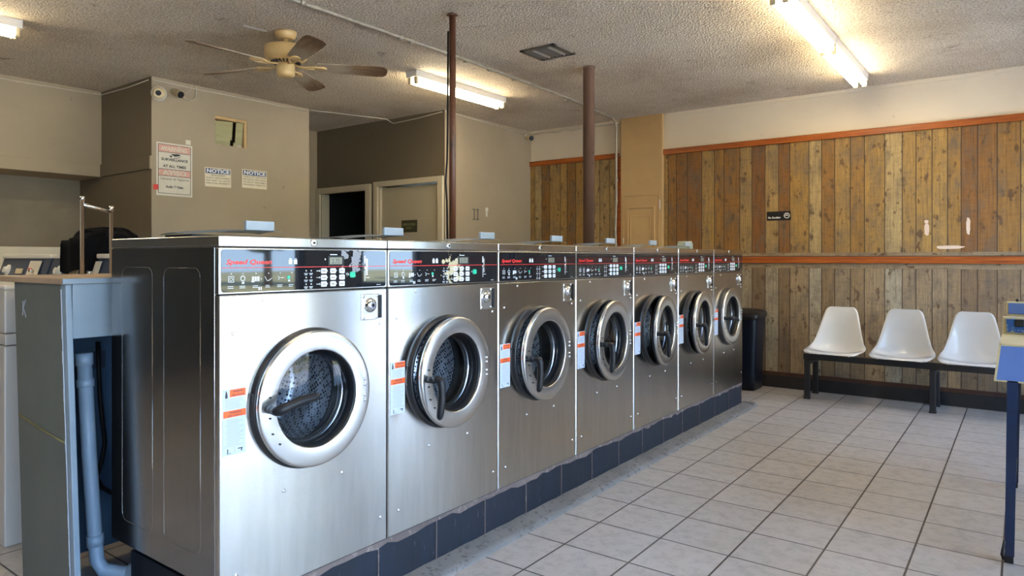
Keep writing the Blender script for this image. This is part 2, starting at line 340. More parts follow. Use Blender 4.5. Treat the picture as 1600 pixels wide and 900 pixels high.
M = dict(
    steel=steel('brushed steel', (0.64,0.625,0.60), 0.20, 0.28, 0.10, 0.22, 0.8), steel_side=steel('darkened side steel', (0.36,0.36,0.365), 0.14, 0.22, 0.06, 0.12),  # side steel: same metal, colour darkened for the dim room it mirrors
    ring=steel('door ring steel', (0.66,0.645,0.62), 0.20, 0.30, 0.04, 0.08),
    chrome=plain('chrome', (0.75,0.75,0.75), 0.12, 1.0, 0.04),
    zinc=plain('lock plate steel', (0.66,0.63,0.58), 0.24, 1.0, 0.1),
    black_rubber=plain('black rubber', (0.012,0.012,0.014), 0.38, 0, 0.2),
    black_plastic=plain('black plastic', (0.010,0.010,0.012), 0.42, 0, 0.3, 30, 0, 0, .28),
    black_gloss=plain('black gloss panel', (0.010,0.011,0.014), 0.03, 0, 0.1, 4, 0, 0.6),
    dark=plain('dark cavity', (0.01,0.01,0.01), 0.8),  # near black, standing in for shade inside holes and the unlit room
    glass=glass('thin glass'), doorglass=glass('door glass', (0.70,0.74,0.80), 0.45),
    drum=drum_mat(),
    white_ink=plain('white ink', (0.62,0.64,0.66), 0.4, 0, 0.02), red_ink=plain('red ink', (0.62,0.02,0.015), 0.4, 0, 0.02),
    grey_ink=plain('grey ink', (0.30,0.32,0.36), 0.5, 0, 0.02), dark_ink=plain('dark ink', (0.03,0.03,0.035), 0.5, 0, 0.02),
    green=plain('green key', (0.01,0.42,0.24), 0.4, 0, 0.02), key=plain('pale key', (0.66,0.70,0.74), 0.4, 0, 0.02),
    lcd=plain('lcd', (0.20,0.20,0.15), 0.3, 0, 0.02),
    label_white=plain('label paper', (0.46,0.51,0.60), 0.5, 0, 0.03), label_orange=plain('label orange', (0.80,0.11,0.015), 0.5, 0, 0.04),
    flap=plain('grey blue plastic', (0.36,0.43,0.52), 0.4, 0, 0.1),
    ceiling=ceiling_mat(), tile=tile_mat(),
    wall=wallpaint('beige grey wall', (0.355,0.290,0.205)), wall_shaded=wallpaint('shaded beige wall', (0.135,0.108,0.072)),  # second colour: wall beige darkened for faces turned from the windows
    wall_white=wallpaint('cream wall', (0.76,0.68,0.56), 0.06), wall_under=wallpaint('brown wall', (0.25,0.20,0.14), 0.2),
    wall_tan=worn('tan pillar paint', (0.50,0.335,0.155), (0.60,0.50,0.38), 0.29, 6, 0.55, 0.08),
    wall_plain=wallpaint('painted wall', (0.30,0.27,0.23)),
    plank=plank_mat('rustic plank wallpaper warm'), plank_low=plank_mat('rustic plank wallpaper grey', False, 0.0), plank_h=plank_mat('rustic plank border', True, 0.0),
    trim=trimwood(), black_paint=plain('black paint', (0.014,0.012,0.012), 0.5, 0, 0.3),
    wire=plain('white wire', (0.60,0.56,0.48), 0.5), conduit=plain('grey conduit', (0.36,0.32,0.26), 0.45, 0.3, 0.25),
    cream=plain('cream plastic', (0.66,0.55,0.36), 0.4, 0, 0.1), fan=plain('aged ivory enamel', (0.62,0.43,0.19), 0.35, 0, 0.12),
    blade=worn('dusty fan blade', (0.42,0.36,0.28), (0.20,0.12,0.06), 0.40, 4, 0.5, 0.15),
    rust=worn('rusty brown pipe', (0.115,0.045,0.024), (0.05,0.025,0.018), 0.45, 6, 0.42, 0.3, (1,1,0.3)),
    brown_pole=worn('brown steel column', (0.15,0.085,0.060), (0.07,0.04,0.03), 0.36, 8, 0.35, 0.2),
    enamel=plain('white enamel', (0.68,0.66,0.62), 0.35, 0, 0.06), tube=emit('fluorescent tube', (1.0,0.86,0.60), TUBE),
    vent=plain('vent grille', (0.16,0.15,0.13), 0.5, 0.4), vent_bright=plain('vent slat', (0.45,0.43,0.38), 0.4, 0.5),
    doorpaint=wallpaint('beige door paint', (0.42,0.37,0.27), 0.05), frame=wallpaint('cream door frame', (0.52,0.46,0.34), 0.05),
    navy=worn('navy block paint', (0.003,0.006,0.014), (0.07,0.065,0.07), 0.38, 10, 0.6, 0.4, (1,6,1.2)),
    concrete=worn('grey kerb concrete', (0.15,0.145,0.14), (0.085,0.082,0.078), 0.45, 34, 0.75, 0.3, (1,1,1), 0.03, 0.6),
    rustedge=worn('worn kerb edge', (0.14,0.10,0.085), (0.26,0.20,0.17), 0.45, 16, 0.8, 0.3, (1,1,1), 0.05, 0.6),
    bulk_dark=worn('grey green board', (0.115,0.125,0.115), (0.20,0.21,0.20), 0.27, 12, 0.6, 0.12),
    bulk_skylit=worn('skylit blue board', (0.22,0.28,0.34), (0.38,0.42,0.46), 0.27, 12, 0.5, 0.1),  # blue skylight on the window-facing boards put into their colour
    bulk_top=worn('worn wooden top', (0.36,0.26,0.18), (0.22,0.16,0.12), 0.4, 10, 0.55),
    deep_blue=worn('deep blue paint', (0.06,0.115,0.21), (0.02,0.03,0.05), 0.30, 6, 0.5),
    pvc=worn('painted drain pipe', (0.25,0.33,0.43), (0.03,0.04,0.06), 0.25, 12, 0.45, 0.12),
    shell=plain('white fibreglass', (0.84,0.83,0.80), 0.18, 0, 0.03, 6, 0, 0.5),
    bin=plain('black bin plastic', (0.004,0.006,0.013), 0.38, 0, 0.2, 12, 0, 0, .3),
    blue_wood=worn('worn blue wood paint', (0.11,0.20,0.50), (0.02,0.05,0.16), 0.34, 16, 0.5, 0.12),
    blue_flake=worn('flaking blue paint', (0.015,0.085,0.30), (0.35,0.42,0.42), 0.48, 11, 0.5, 0.3),
    edge_yellow=worn('worn yellow edge', (0.55,0.47,0.27), (0.42,0.44,0.40), 0.42, 14, 0.6, 0.2),
    blue_steel=worn('navy painted steel', (0.012,0.026,0.075), (0.16,0.19,0.25), 0.35, 30, 0.35, 0.3),
    white_app=wallpaint('white appliance', (0.50,0.47,0.45), 0.04, 0.35, False), console=plain('navy console', (0.045,0.06,0.10), 0.3),
    cloth=plain('black cloth', (0.004,0.004,0.005), 0.95, 0, 0.3, 30, 0.4, 0, 0.08),
    paper=plain('aged paper', (0.66,0.62,0.54), 0.6, 0, 0.05), paper_cream=plain('sign face', (0.72,0.66,0.52), 0.5, 0, 0.04),
    pink=worn('faded red band', (0.66,0.36,0.30), (0.66,0.60,0.52), 0.44, 22, 0.6, 0.1), pink_ink=plain('faded pink ink', (0.66,0.42,0.36), 0.6),
    sign_blue=plain('sign blue', (0.02,0.065,0.21), 0.4, 0, 0.05), sign_white=plain('sign white', (0.78,0.80,0.82), 0.4, 0, 0.03),
    mirror=plain('mirror', (0.05,0.044,0.034), 0.02, 1.0, 0.01), wood_frame=plain('light wood', (0.48,0.32,0.14), 0.5),
    olive=plain('olive sign', (0.045,0.045,0.02), 0.5), olive_ink=plain('yellow ink', (0.34,0.34,0.16), 0.5, 0, 0.02),
    patch=plain('bare plaster patch', (0.72,0.58,0.48), 0.7, 0, 0.1, 60), white_patch=plain('white plaster', (0.8,0.78,0.74), 0.8),
    grass=plain('grass', (0.19,0.185,0.09), 0.9, 0, 0.5, 0.6), asphalt=plain('road', (0.30,0.27,0.24), 0.9, 0, 0.15, 2),
    pave=plain('pale bounce paving', (0.46,0.48,0.50), 0.8, 0, 0.1, 1.5), leaf=worn('foliage', (0.14,0.18,0.06), (0.05,0.07,0.02), 0.45, 3, 0.8, 0.5), bark=plain('bark', (0.09,0.06,0.04), 0.9),
    seam=plain('old glue', (0.16,0.14,0.06), 0.6, 0, .3, 40), dim_wall=wallpaint('dim wall', (0.07,0.065,0.06)), black_matte=plain('black matte plastic', (0.012,0.012,0.013), 0.65, 0, .2, 10, 0, 0, .3), trim_shaded=plain('shaded red trim', (0.06,0.022,0.010), .5, 0, .3), clear_box=plain('greenish plastic', (0.42,0.48,0.40), 0.25),
)

def blade_mat():
    m, nt, b = new('dusty fan blade'); tc = N(nt, 'ShaderNodeTexCoord'); sp = N(nt, 'ShaderNodeSeparateXYZ'); nt.links.new(tc.outputs['Object'], sp.inputs[0])
    n1 = noise(nt, coords(nt, (3, 14, 1)), 2, 5, 0.7)
    a = N(nt, 'ShaderNodeMath', operation='MULTIPLY_ADD'); a.inputs[1].default_value = 0.55; nt.links.new(n1, a.inputs[0]); nt.links.new(sp.outputs['X'], a.inputs[2])
    c = ramp(nt, a.outputs[0], [(0.62, (0.40,0.33,0.24)), (0.80, (0.24,0.15,0.08)), (0.95, (0.12,0.06,0.03))]).outputs[0]
    nt.links.new(c, b.inputs['Base Color']); b.inputs['Roughness'].default_value = 0.5; return m
M['blade'] = blade_mat()
def peel_mat(name, cy_, cz_, sy, thr, col):
    m, nt, b = new(name); tc = N(nt, 'ShaderNodeTexCoord')
    mp = N(nt, 'ShaderNodeMapping'); mp.inputs['Location'].default_value = (0, -cy_, -cz_*1.0)
    nt.links.new(tc.outputs['Object'], mp.inputs[0])
    mp2 = N(nt, 'ShaderNodeMapping'); mp2.inputs['Scale'].default_value = (0, 1/sy, 10); nt.links.new(mp.outputs[0], mp2.inputs[0])
    ln = N(nt, 'ShaderNodeVectorMath', operation='LENGTH'); nt.links.new(mp2.outputs[0], ln.inputs[0])
    n1 = noise(nt, tc.outputs['Object'], 26, 4, 0.6)
    a = N(nt, 'ShaderNodeMath', operation='MULTIPLY_ADD'); a.inputs[1].default_value = -0.30; nt.links.new(ln.outputs['Value'], a.inputs[0]); nt.links.new(n1, a.inputs[2])
    k = ramp(nt, a.outputs[0], [(thr, (0,0,0)), (thr+.012, (1,1,1))]).outputs[0]
    c = mixc(nt, k, (0.010,0.011,0.014), col); nt.links.new(c, b.inputs['Base Color'])
    r = ramp(nt, a.outputs[0], [(thr, (0.03,)*3), (thr+.012, (0.35,)*3)]).outputs[0]; nt.links.new(r, b.inputs['Roughness'])
    b.inputs['Specular IOR Level'].default_value = 0.6
    return m
M['peel1'] = peel_mat('peeling gloss panel', .50, 1.025, .10, .40, (0.20,0.20,0.22))
M['peel2'] = peel_mat('peeling gloss panel bubbled', .36, .99, .09, .38, (0.42,0.36,0.22))

# ------------------------------------------------------------------ the room
H = 2.772; XL = -7.3; XR = 1.15; YB = 6.85; YF = -3.0
def slab(name, mat, *b, kind=True, bev=0):
    o = MB().box(*b, bev).build(name, mat)
    if kind: struct(o)
    return o
slab('floor', M['tile'], XL-.1, XR+.1, YF-.1, YB+.1, -0.1, 0.0)
slab('ceiling', M['ceiling'], XL-.1, XR+.1, YF-.1, YB+.1, H, H+.12)
slab('wall_front', M['dim_wall'], XL-.1, XR+.1, YF-.1, YF, 0, H)  # out of view, coloured dark so the steel mirrors a dim room
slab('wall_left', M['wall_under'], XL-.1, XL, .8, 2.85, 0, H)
slab('wall_left_dim', M['dim_wall'], XL-.1, XL, YF, .8, 0, H)  # unseen stretch, split off and darkened for the washer side's reflection
# back wall
slab('wall_back', M['wall_white'], -4.8, XR+.1, YB, YB+.1, 0, H)
# pier behind fan recess
slab('wall_recess_side', M['wall'], -4.9, -4.8, 5.3, YB+.1, 0, H)
# wall with two door openings, its shade put into the colour
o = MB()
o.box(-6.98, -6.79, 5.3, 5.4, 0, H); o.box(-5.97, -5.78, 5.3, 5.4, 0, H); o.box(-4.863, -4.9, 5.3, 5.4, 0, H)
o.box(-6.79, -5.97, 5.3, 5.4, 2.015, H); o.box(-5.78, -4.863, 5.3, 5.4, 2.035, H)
struct(o.build('wall_recess_back', M['wall_shaded']))
slab('wall_corner', M['wall_shaded'], -4.9, -4.8005, 5.298, 5.3, 0, H)  # thin facing in the shade colour over the pier end
slab('wall_recess_left', M['wall'], -6.98, -6.88, 4.44, 5.3, 0, H)
# room beyond the open doorway, its darkness put into near-black walls
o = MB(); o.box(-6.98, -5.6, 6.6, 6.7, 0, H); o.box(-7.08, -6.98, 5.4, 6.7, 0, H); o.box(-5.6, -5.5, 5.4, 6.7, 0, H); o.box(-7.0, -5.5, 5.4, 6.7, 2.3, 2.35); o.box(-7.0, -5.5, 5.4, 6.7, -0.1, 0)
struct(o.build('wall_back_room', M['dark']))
# office box: front (towards camera), side (towards windows, with mirror opening), rear
slab('wall_office_end', M['wall_shaded'], XL-.1, -5.95, 2.85, 2.95, 0, H)  # shade on this face is in its colour
my0, my1, mz0, mz1 = 3.419, 3.742, 2.276, 2.538
o = MB()
o.box(-6.0, -5.9, 2.852, my0, 0, H); o.box(-6.0, -5.9, my1, 4.445, 0, H)
o.box(-6.0, -5.9, my0, my1, 0, mz0); o.box(-6.0, -5.9, my0, my1, mz1, H)
struct(o.build('wall_office_side', M['wall'])); slab('wall_office_corner', M['wall_shaded'], -5.9505, -5.9005, 2.85, 2.853, 0, H)  # corner sliver carries the same painted shade as the end wall
slab('wall_office_rear', M['wall'], -6.9, -6.0, 4.345, 4.445, 0, H)
# soffit over the left wall and its lower band
slab('wall_soffit', M['wall'], XL, -6.84, .8, 2.85, 1.985, H)
slab('trim_1', M['wall'], -6.84, -6.822, .8, 2.832, 1.985, 2.095, bev=.003)
slab('trim_2', M['wall_shaded'], -6.822, -5.9, 2.83, 2.85, 1.99, 2.10, bev=.003)  # band darkened with the end wall it sits on
slab('trim_3', M['wall'], -5.9, -5.885, 2.832, 2.86, 1.99, 2.10)
# low ledge along the left wall
slab('wall_ledge', M['wall_white'], XL, -6.84, 1.4, 2.85, 0, 1.336, bev=.004)
# window wall, XR
wins = [(-2.3, -0.9), (-0.8, 0.6), (0.7, 2.1), (2.2, 3.67), (4.28, 5.08), (5.64, 6.72)]
o = MB(); ys = [YF] + [v for w in wins for v in w] + [YB]
for i in range(0, len(ys), 2): o.box(XR, XR+.1, ys[i], ys[i+1], 0, H)
for a, b_ in wins: o.box(XR, XR+.1, a, b_, 0, 0.08); o.box(XR, XR+.1, a, b_, 2.35, H)
struct(o.build('wall_right', M['wall_plain']))
for k, (a, b_) in enumerate(wins):
    f = MB()
    f.box(XR+.02, XR+.08, a, a+.05, .08, 2.35); f.box(XR+.02, XR+.08, b_-.05, b_, .08, 2.35)
    f.box(XR+.02, XR+.08, a+.05, b_-.05, .08, .13); f.box(XR+.02, XR+.08, a+.05, b_-.05, 2.30, 2.35)
    f = f.build('window_%d' % (k+1), M['black_paint']); struct(f)
    g = MB().quad([(XR+.05, a+.05, .13), (XR+.05, b_-.05, .13), (XR+.05, b_-.05, 2.30), (XR+.05, a+.05, 2.30)]).build('window_pane', M['glass'], f)
# light portals: they add no light of their own, they only tell the renderer where the sky comes in
for (a, b_) in wins:
    ld = bpy.data.lights.new('portal', 'AREA'); ld.shape = 'RECTANGLE'; ld.size = b_-a; ld.size_y = 2.27
    ld.cycles.is_portal = True
    lo = bpy.data.objects.new('portal', ld); COL.objects.link(lo)
    lo.location = (XR+.14, (a+b_)/2, 1.215); lo.rotation_euler = (PI/2, 0, PI/2)

# wainscot
YW = YB - 0.012
def wains(x0, x1, nm, top, full):
    f = MB().box(x0, x1, YW, YB, 1.29, top).build('wall_panelling', M['plank']); struct(f)
    if full:
        struct(MB().box(x0, x1, YW, YB, 0.0, 1.145).build('wall_panelling_low', M['plank_low']))
        struct(MB().box(x0, x1, YW-.001, YB, 1.145, 1.29).build('wall_panelling_border', M['plank_h']))
wains(-3.075, XR, 'r', 2.345, True)
struct(MB().box(-4.8, -3.58, YW, YB, 0.0, 2.36).build('wall_panelling_left', M['plank']))
slab('trim_4', M['trim'], -3.078, XR, YW-.022, YW, 2.335, 2.392, bev=.003)
slab('trim_5', M['trim'], -3.078, XR, YW-.022, YW-.001, 1.192, 1.252, bev=.003)
slab('trim_6', M['trim'], -4.8, -3.60, YW-.022, YW, 2.345, 2.402, bev=.003)
slab('trim_7', M['trim'], -3.63, -3.56, YW-.020, YW, 0, 2.345, bev=.002)
slab('trim_8', M['trim_shaded'], -3.076, XR, YW-.015, YW, 0.115, 0.15, bev=.002)  # trim colour darkened to stand in for shade under the seats
slab('baseboard_back', M['black_paint'], -3.075, XR, YW-.018, YW, 0, 0.115, bev=.003)
slab('trim_9', M['wall_white'], -3.05, XR, YB-.02, YB, H-.035, H, bev=.004)
slab('trim_10', M['wall_white'], -4.8, -3.56, YB-.02, YB, H-.03, H, bev=.004)
# pillar with old moulded panel
pil = MB().box(-3.56, -3.07, 6.80, YB, 0, H, .004).build('wall_pillar', M['wall_tan']); struct(pil)
o = MB(); F = 6.80
def frame2(o, x0, x1, z0, z1, w, y0, y1):
    o.box(x0, x1, y0, y1, z1-w, z1, .002); o.box(x0, x1, y0, y1, z0, z0+w, .002); o.box(x0, x0+w, y0, y1, z0+w, z1-w, .002); o.box(x1-w, x1, y0, y1, z0+w, z1-w, .002)
frame2(o, -3.53, -3.105, 0.3, 1.92, .010, F-.006, F)
frame2(o, -3.485, -3.155, 0.9, 1.795, .020, F-.012, F)
frame2(o, -3.445, -3.200, 0.95, 1.695, .008, F-.006, F)
o.build('pillar_moulding', M['wall_tan'], pil)
MB().box(-3.10, -3.092, F-.012, F, 1.76, 1.86, .002).box(-3.53, -3.522, F-.012, F, 1.40, 1.46, .002).build('hinge', M['enamel'], pil)
# bare plaster patches on the planks
def blob(name, cx_, cz, w, h, mat, y=YW, seed=1, label=None, cat='patch', group=None):
    r = random.Random(seed); pts = []
    for i in range(22):
        a = 2*PI*i/22; k = 0.86 + 0.22*r.random()
        ca, sa = math.cos(a), math.sin(a)
        pts.append((cx_ + w/2*k*math.copysign(abs(ca)**0.6, ca), y, cz + h/2*k*math.copysign(abs(sa)**0.6, sa)))
    return MB().prism(pts, (0, -.0015, 0)).build(name, mat)
for i, (a, b_, w, h) in enumerate([(-0.666, 1.485, .035, .10), (-0.37, 1.505, .028, .14), (-0.50, 1.33, .20, .028), (-0.668, 1.55, .03, .03)]):
    p = blob('paint_patch', a, b_, w, h, M['patch'], YW, i)
    tag(p, ['small pink oval bare patch on the plank wall', 'narrow pink bare patch at right on the plank wall', 'long flat pink bare patch just above the red rail', 'tiny pink bare spot above the oval patch on planks'][i], 'wall patch')

# doorways in the recess
def doorframe(n, x0, x1, ztop, ow):
    f = MB(); w = ow; y0, y1 = 5.27, 5.31
    f.box(x0, x0+w, y0, y1, 0, ztop, .006); f.box(x1-w, x1, y0, y1, 0, ztop, .006); f.box(x0+w, x1-w, y0, y1, ztop-w*.85, ztop, .006)
    f.box(x0+w-.002, x0+w+.02, 5.29, 5.40, 0, ztop-w*.85); f.box(x1-w-.02, x1-w+.002, 5.29, 5.40, 0, ztop-w*.85)
    return struct(f.build(n, M['frame']))
doorframe('door_1', -6.88, -5.905, 2.078, .085)
d2 = doorframe('door_2', -5.855, -4.81, 2.092, .07)
lf = MB().box(-5.775, -4.885, 5.325, 5.36, 0.01, 2.02, .002).build('door_leaf', M['doorpaint'], d2)
MB().box(-5.765, -4.925, 5.319, 5.325, 0.02, 1.665, .002).build('door_panel', M['doorpaint'], lf)
MB().box(-4.905, -4.872, 5.295, 5.325, 1.75, 1.86, .003).build('hinge', M['enamel'], d2)
# olive sign on the door
sg = MB().box(-5.446, -5.214, 5.312, 5.319, 1.52, 1.65, .002)
sg = sg.build('door_sign', M['olive']); tag(sg, 'small dark olive sign with faint yellow lettering on the closed beige door', 'sign')
MB().text('EMPLOYEES', (-5.33, 5.3115, 1.59), (1,0,0), (0,0,1), .038, 0, 'CENTER', width=.19).text('ONLY', (-5.335, 5.3115, 1.555), (1,0,0), (0,0,1), .03, 0, 'CENTER', width=.09).build('sign_lettering', M['olive_ink'], sg, normals=False)

# ceiling bits
p = blob('ceiling_patch', 0, 0, .17, .035, M['white_patch'], 0, 5)
p.rotation_euler = (PI/2, 0, PI/2-.1); p.location = (-4.12, 2.67, H-.001); p.parent = None; struct(p)
v = empty('ceiling_vent', (-2.84, 4.27, H), 'square dark metal ceiling vent between the two fluorescent rows', 'vent')
f = MB(); s_ = .15
f.box(-s_, s_, -s_, -s_+.035, -.012, 0, .002); f.box(-s_, s_, s_-.035, s_, -.012, 0, .002); f.box(-s_, -s_+.035, -s_, s_, -.012, 0, .002); f.box(s_-.035, s_, -s_, s_, -.012, 0, .002)
f.build('frame', M['vent'], v); MB().box(-s_+.03, s_-.03, -s_+.03, s_-.03, -.003, -.001).build('backing', M['dark'], v)
for i in range(7):
    x = -.10 + i*.034
    MB().prism([(x, -.115, -.012), (x+.02, -.115, -.003), (x+.023, -.115, -.004), (x+.003, -.115, -.014)], (0, .23, 0)).build('slat', M['vent_bright'] if i in (1, 5) else M['vent'], v)

# ceiling conduit: runs along the ceiling and drops down beside the pillar
con = empty('ceiling_conduit', (-3.45, 2, H-.015), 'long grey conduit along the ceiling, dropping down beside the tan pillar', 'conduit')
def cpts():
    P = [(-3.45, YF, H-.014), (-3.46, 2.0, H-.014), (-3.43, 4.0, H-.014), (-3.48, 5.6, H-.014), (-3.58, 6.62, H-.014), (-3.60, 6.70, H-.018), (-3.605, 6.755, H-.045), (-3.607, 6.785, H-.10), (-3.610, 6.79, 1.9), (-3.62, 6.79, 1.55), (-3.61, 6.79, 1.25), (-3.60, 6.79, 0.3)]
    return [(x+3.45, y-2, z-(H-.015)) for x, y, z in P]
MB().tube(cpts(), .013, 10).build('pipe', M['conduit'], con)
for y in (2.55, 3.35, 3.45, 4.05, 4.35, 4.7, 5.6, 6.3):
    x = -3.445 if y < 4.2 else (-3.445 - (y-4.2)*.05)
    MB().lathe([(.019, -.018), (.019, .018)], (x+3.45, y-2, .001), (0,1,0), 12).build('coupling', M['conduit'], con)
for z in (1.86, 2.1):
    MB().lathe([(.018, -.015), (.018, .015)], (-3.61+3.45, 4.79, z-(H-.015)), (0,0,1), 12).build('coupling', M['conduit'], con)

# wires along the tops of the walls
def wirething(pts, r, label, mat=None):
    o = MB().tube(pts, r, 6).build('wire', mat or M['wire']); return tag(o, label, 'wire')
wirething([(-6.83, .82, H-.035), (-6.83, 1.2, H-.03), (-6.83, 2.2, H-.04), (-6.83, 2.842, H-.03), (-6.3, 2.838, H-.04), (-5.93, 2.838, H-.03)], .004, 'thin pale wire along the top of the soffit and dark end wall')
wirething([(-5.893, 2.86, H-.03), (-5.893, 3.3, H-.035), (-5.893, 3.9, H-.03), (-5.893, 4.44, H-.035)], .0045, 'thin white wire along the ceiling above the office wall signs')
wirething([(-5.9, 4.47, H-.008), (-5.75, 4.9, H-.006), (-5.62, 5.25, H-.006), (-5.60, 5.292, H-.03), (-5.55, 5.292, H-.055), (-5.2, 5.292, H-.045), (-4.85, 5.292, H-.02), (-4.79, 5.32, H-.02), (-4.792, 6.0, H-.03), (-4.792, 6.7, H-.05)], .005, 'white wire sagging along the dark recess wall above the doors')
wirething([(-4.78, YB-.03, H-.05), (-4.6, YB-.03, H-.035), (-4.4, YB-.03, H-.055), (-4.3, YB-.03, H-.03), (-4.2, YB-.03, H-.06), (-4.1, YB-.026, H-.045), (-3.6, YB-.026, H-.04)], .005, 'white wire tangle at the top of the cream wall left of pillar')
# security cameras
def dome_cam(loc, label):
    t = empty('security_camera', loc, label, 'security camera')
    ax = (0.75, -0.45, -0.15)
    MB().lathe([(.062, 0), (.064, .012), (.058, .03), (.048, .034)], (0,0,0), (1, -.05, -.1), 28).build('base_plate', M['enamel'], t)
    MB().lathe([(.045, 0), (.052, .02), (.052, .04), (.044, .062), (.030, .072)], (.015,.0,0), ax, 28).build('eyeball_housing', M['cream'], t)
    MB().lathe([(.023, -.002), (.022, .006), (.015, .010)], Vector((.015,0,0))+Vector(ax).normalized()*.070, ax, 24).build('lens', M['black_plastic'], t)
    return t
dome_cam((-5.885, 2.90, 2.632), 'cream eyeball security camera at the corner of office wall')
def bullet_cam(loc, aim, label):
    t = empty('security_camera', loc, label, 'security camera')
    aim = Vector(aim).normalized()
    MB().lathe([(.028, 0), (.026, .012), (.014, .018)], (0,0,0), (1,0,0), 20).cyl((.01,0,0), (.05,0,-.012), .009).build('mount', M['enamel'], t)
    c = Vector((.055, 0, -.02))
    MB().lathe([(.024, -.045), (.029, -.038), (.031, .05), (.033, .052)], c, aim, 24).build('housing', M['cream'], t)
    MB().lathe([(.030, .050), (.030, .056), (.020, .060)], c, aim, 24).build('lens', M['black_plastic'], t)
    return t
bullet_cam((-5.898, 3.04, 2.68), (0.75, .12, -.35), 'cream bullet security camera beside the round one on office wall')
wirething([(-5.87, 3.06, 2.685), (-5.86, 3.10, 2.64), (-5.87, 3.16, 2.615), (-5.88, 3.22, 2.65), (-5.885, 3.235, 2.72), (-5.885, 3.225, 2.76)], .0035, 'looped pale wire hanging beside the bullet camera')
wirething([(-5.87, 3.05, 2.70), (-5.87, 3.12, 2.67), (-5.88, 3.18, 2.72), (-5.885, 3.20, 2.765)], .003, 'short straight pale wire running up from the bullet camera')
t3 = bullet_cam((-4.80, 6.74, 2.70), (0.8, -.45, -.25), 'small dark lensed security camera in the corner above red trim')

# mirror in the office wall
mr = empty('wall_mirror', (-5.95, my0, mz0), 'small one-way mirror in a light wood frame set in the office wall', 'mirror')
wy, wz = my1-my0, mz1-mz0
MB().box(-.04, .048, 0, wy, wz-.028, wz-.001, .002).box(-.04, .048, wy-.03, wy-.001, 0, wz-.028, .002).box(-.04, .03, 0.001, .006, 0, wz-.028).box(-.04, .03, .006, wy-.03, .001, .006).build('frame', M['wood_frame'], mr)
MB().prism([(-.10, .003, -.01), (.0, wy-.03, -.01), (.036, wy-.03, wz-.02), (-.065, .003, wz-.02)], (-.006, 0, 0)).build('mirror_glass', M['mirror'], mr)

# wall signs on the office wall (facing +X): right = +Y
R_, U_ = (0,1,0), (0,0,1)
def notice(y0, y1, z0, z1, lines, label, tilt):
    t = empty('notice_sign', (-5.9, y0, z0), label, 'sign', None); w = y1-y0; h = z1-z0
    MB().box(.0005, .004, 0, w, 0, h, .0012).build('sign_plate', M['paper_cream'], t)
    MB().box(.004, .0046, .008, w-.008, h*.69, h-.008).build('header_band', M['sign_blue'], t)
    MB().text('NOTICE', (.0048, w/2, h*.735), R_, U_, h*.27, 0, 'CENTER', True, width=w*.86).build('header_lettering', M['sign_white'], t, normals=False)
    b = MB()
    for i, s in enumerate(lines):
        b.text(s, (.0044, w/2, h*(.565-.14*i)), R_, U_, h*.125, 0, 'CENTER', False, width=w*(.9 if len(s) > 12 else .55))
    b.build('body_lettering', M['dark_ink'], t, normals=False)
    t.rotation_euler = (tilt, 0, 0)
notice(3.322, 3.576, 1.884, 2.057, ['MANAGEMENT', 'IS NOT RESPONSIBLE', 'FOR THEFT OR LOSS OF', 'PERSONAL PROPERTY'], 'left NOTICE sign about theft or loss of personal property', .02)
notice(3.687, 3.950, 1.903, 2.078, ["PLEASE DON'T LEAVE YOUR", 'BELONGINGS UNATTENDED', 'WE ARE NOT RESPONSIBLE', 'MANAGEMENT THANKS YOU'], 'right NOTICE sign, the one farther from the surveillance poster', 0)
ps = empty('surveillance_poster', (-5.9, 2.898, 1.786), 'tall faded surveillance poster with pink bands on the office wall', 'poster')
w, h = .298, .435
MB().box(.0005, .003, -.008, w+.008, -.012, h+.006).build('poster_sheet', M['paper'], ps)
MB().box(.003, .0036, .008, w-.008, h*.83, h-.012).build('colour_band', M['pink'], ps)
MB().box(.003, .0036, .008, w-.008, h*.365, h*.49).build('colour_band', M['pink'], ps)
b = MB()
for z in (h*.825, h*.49, h*.36, .006, h-.012): b.box(.0036, .0042, .006, w-.006, z, z+.004)
b.box(.0036, .0042, .006, .010, .006, h-.01); b.box(.0036, .0042, w-.010, w-.006, .006, h-.01)
b.text('SURVEILLANCE', (.0042, w/2, h*.665), R_, U_, .03, 0, 'CENTER', True, width=w*.78)
b.text('AT ALL TIMES', (.0042, w/2, h*.535), R_, U_, .03, 0, 'CENTER', True, width=w*.68)
b.text('C\u00e1maras de Vigilancia', (.0042, w/2, h*.285), R_, U_, .03, 0, 'CENTER', False, width=w*.84)
b.text('Audio Y Video', (.0042, w/2, h*.13), R_, U_, .03, 0, 'CENTER', True, width=w*.52)
b.prism([(.0042, w*.38, h*.80), (.0042, w*.62, h*.815), (.0042, w*.68, h*.785), (.0042, w*.50, h*.755)], (.0003,0,0)).prism([(.0042, w*.35, h*.765), (.0042, w*.41, h*.775), (.0042, w*.43, h*.745), (.0042, w*.37, h*.735)], (.0003,0,0)).prism([(.0042, w*.47, h*.725), (.0042, w*.66, h*.755), (.0042, w*.66, h*.745), (.0042, w*.47, h*.715)], (.0003,0,0))
b.build('poster_print', M['dark_ink'], ps, normals=False)
MB().text('AVISO', (.0042, w/2, h*.39), R_, U_, .055, 0, 'CENTER', True, width=w*.7).text('WARNING', (.0042, w/2, h*.86), R_, U_, .05, 0, 'CENTER', True, width=w*.75).text('24 HOUR', (.0042, w/2, h*.60), R_, U_, .022, 0, 'CENTER', width=w*.4).text('24 HORAS', (.0042, w/2, h*.21), R_, U_, .026, 0, 'CENTER', width=w*.5).build('faded_lettering', M['paper'], ps, normals=False)
st = MB().box(-5.9, -5.896, 2.865, 2.905, 1.82, 1.865, .001).build('red_sticker', M['red_ink']); tag(st, 'tiny torn red sticker at the lower left of surveillance poster', 'sticker')
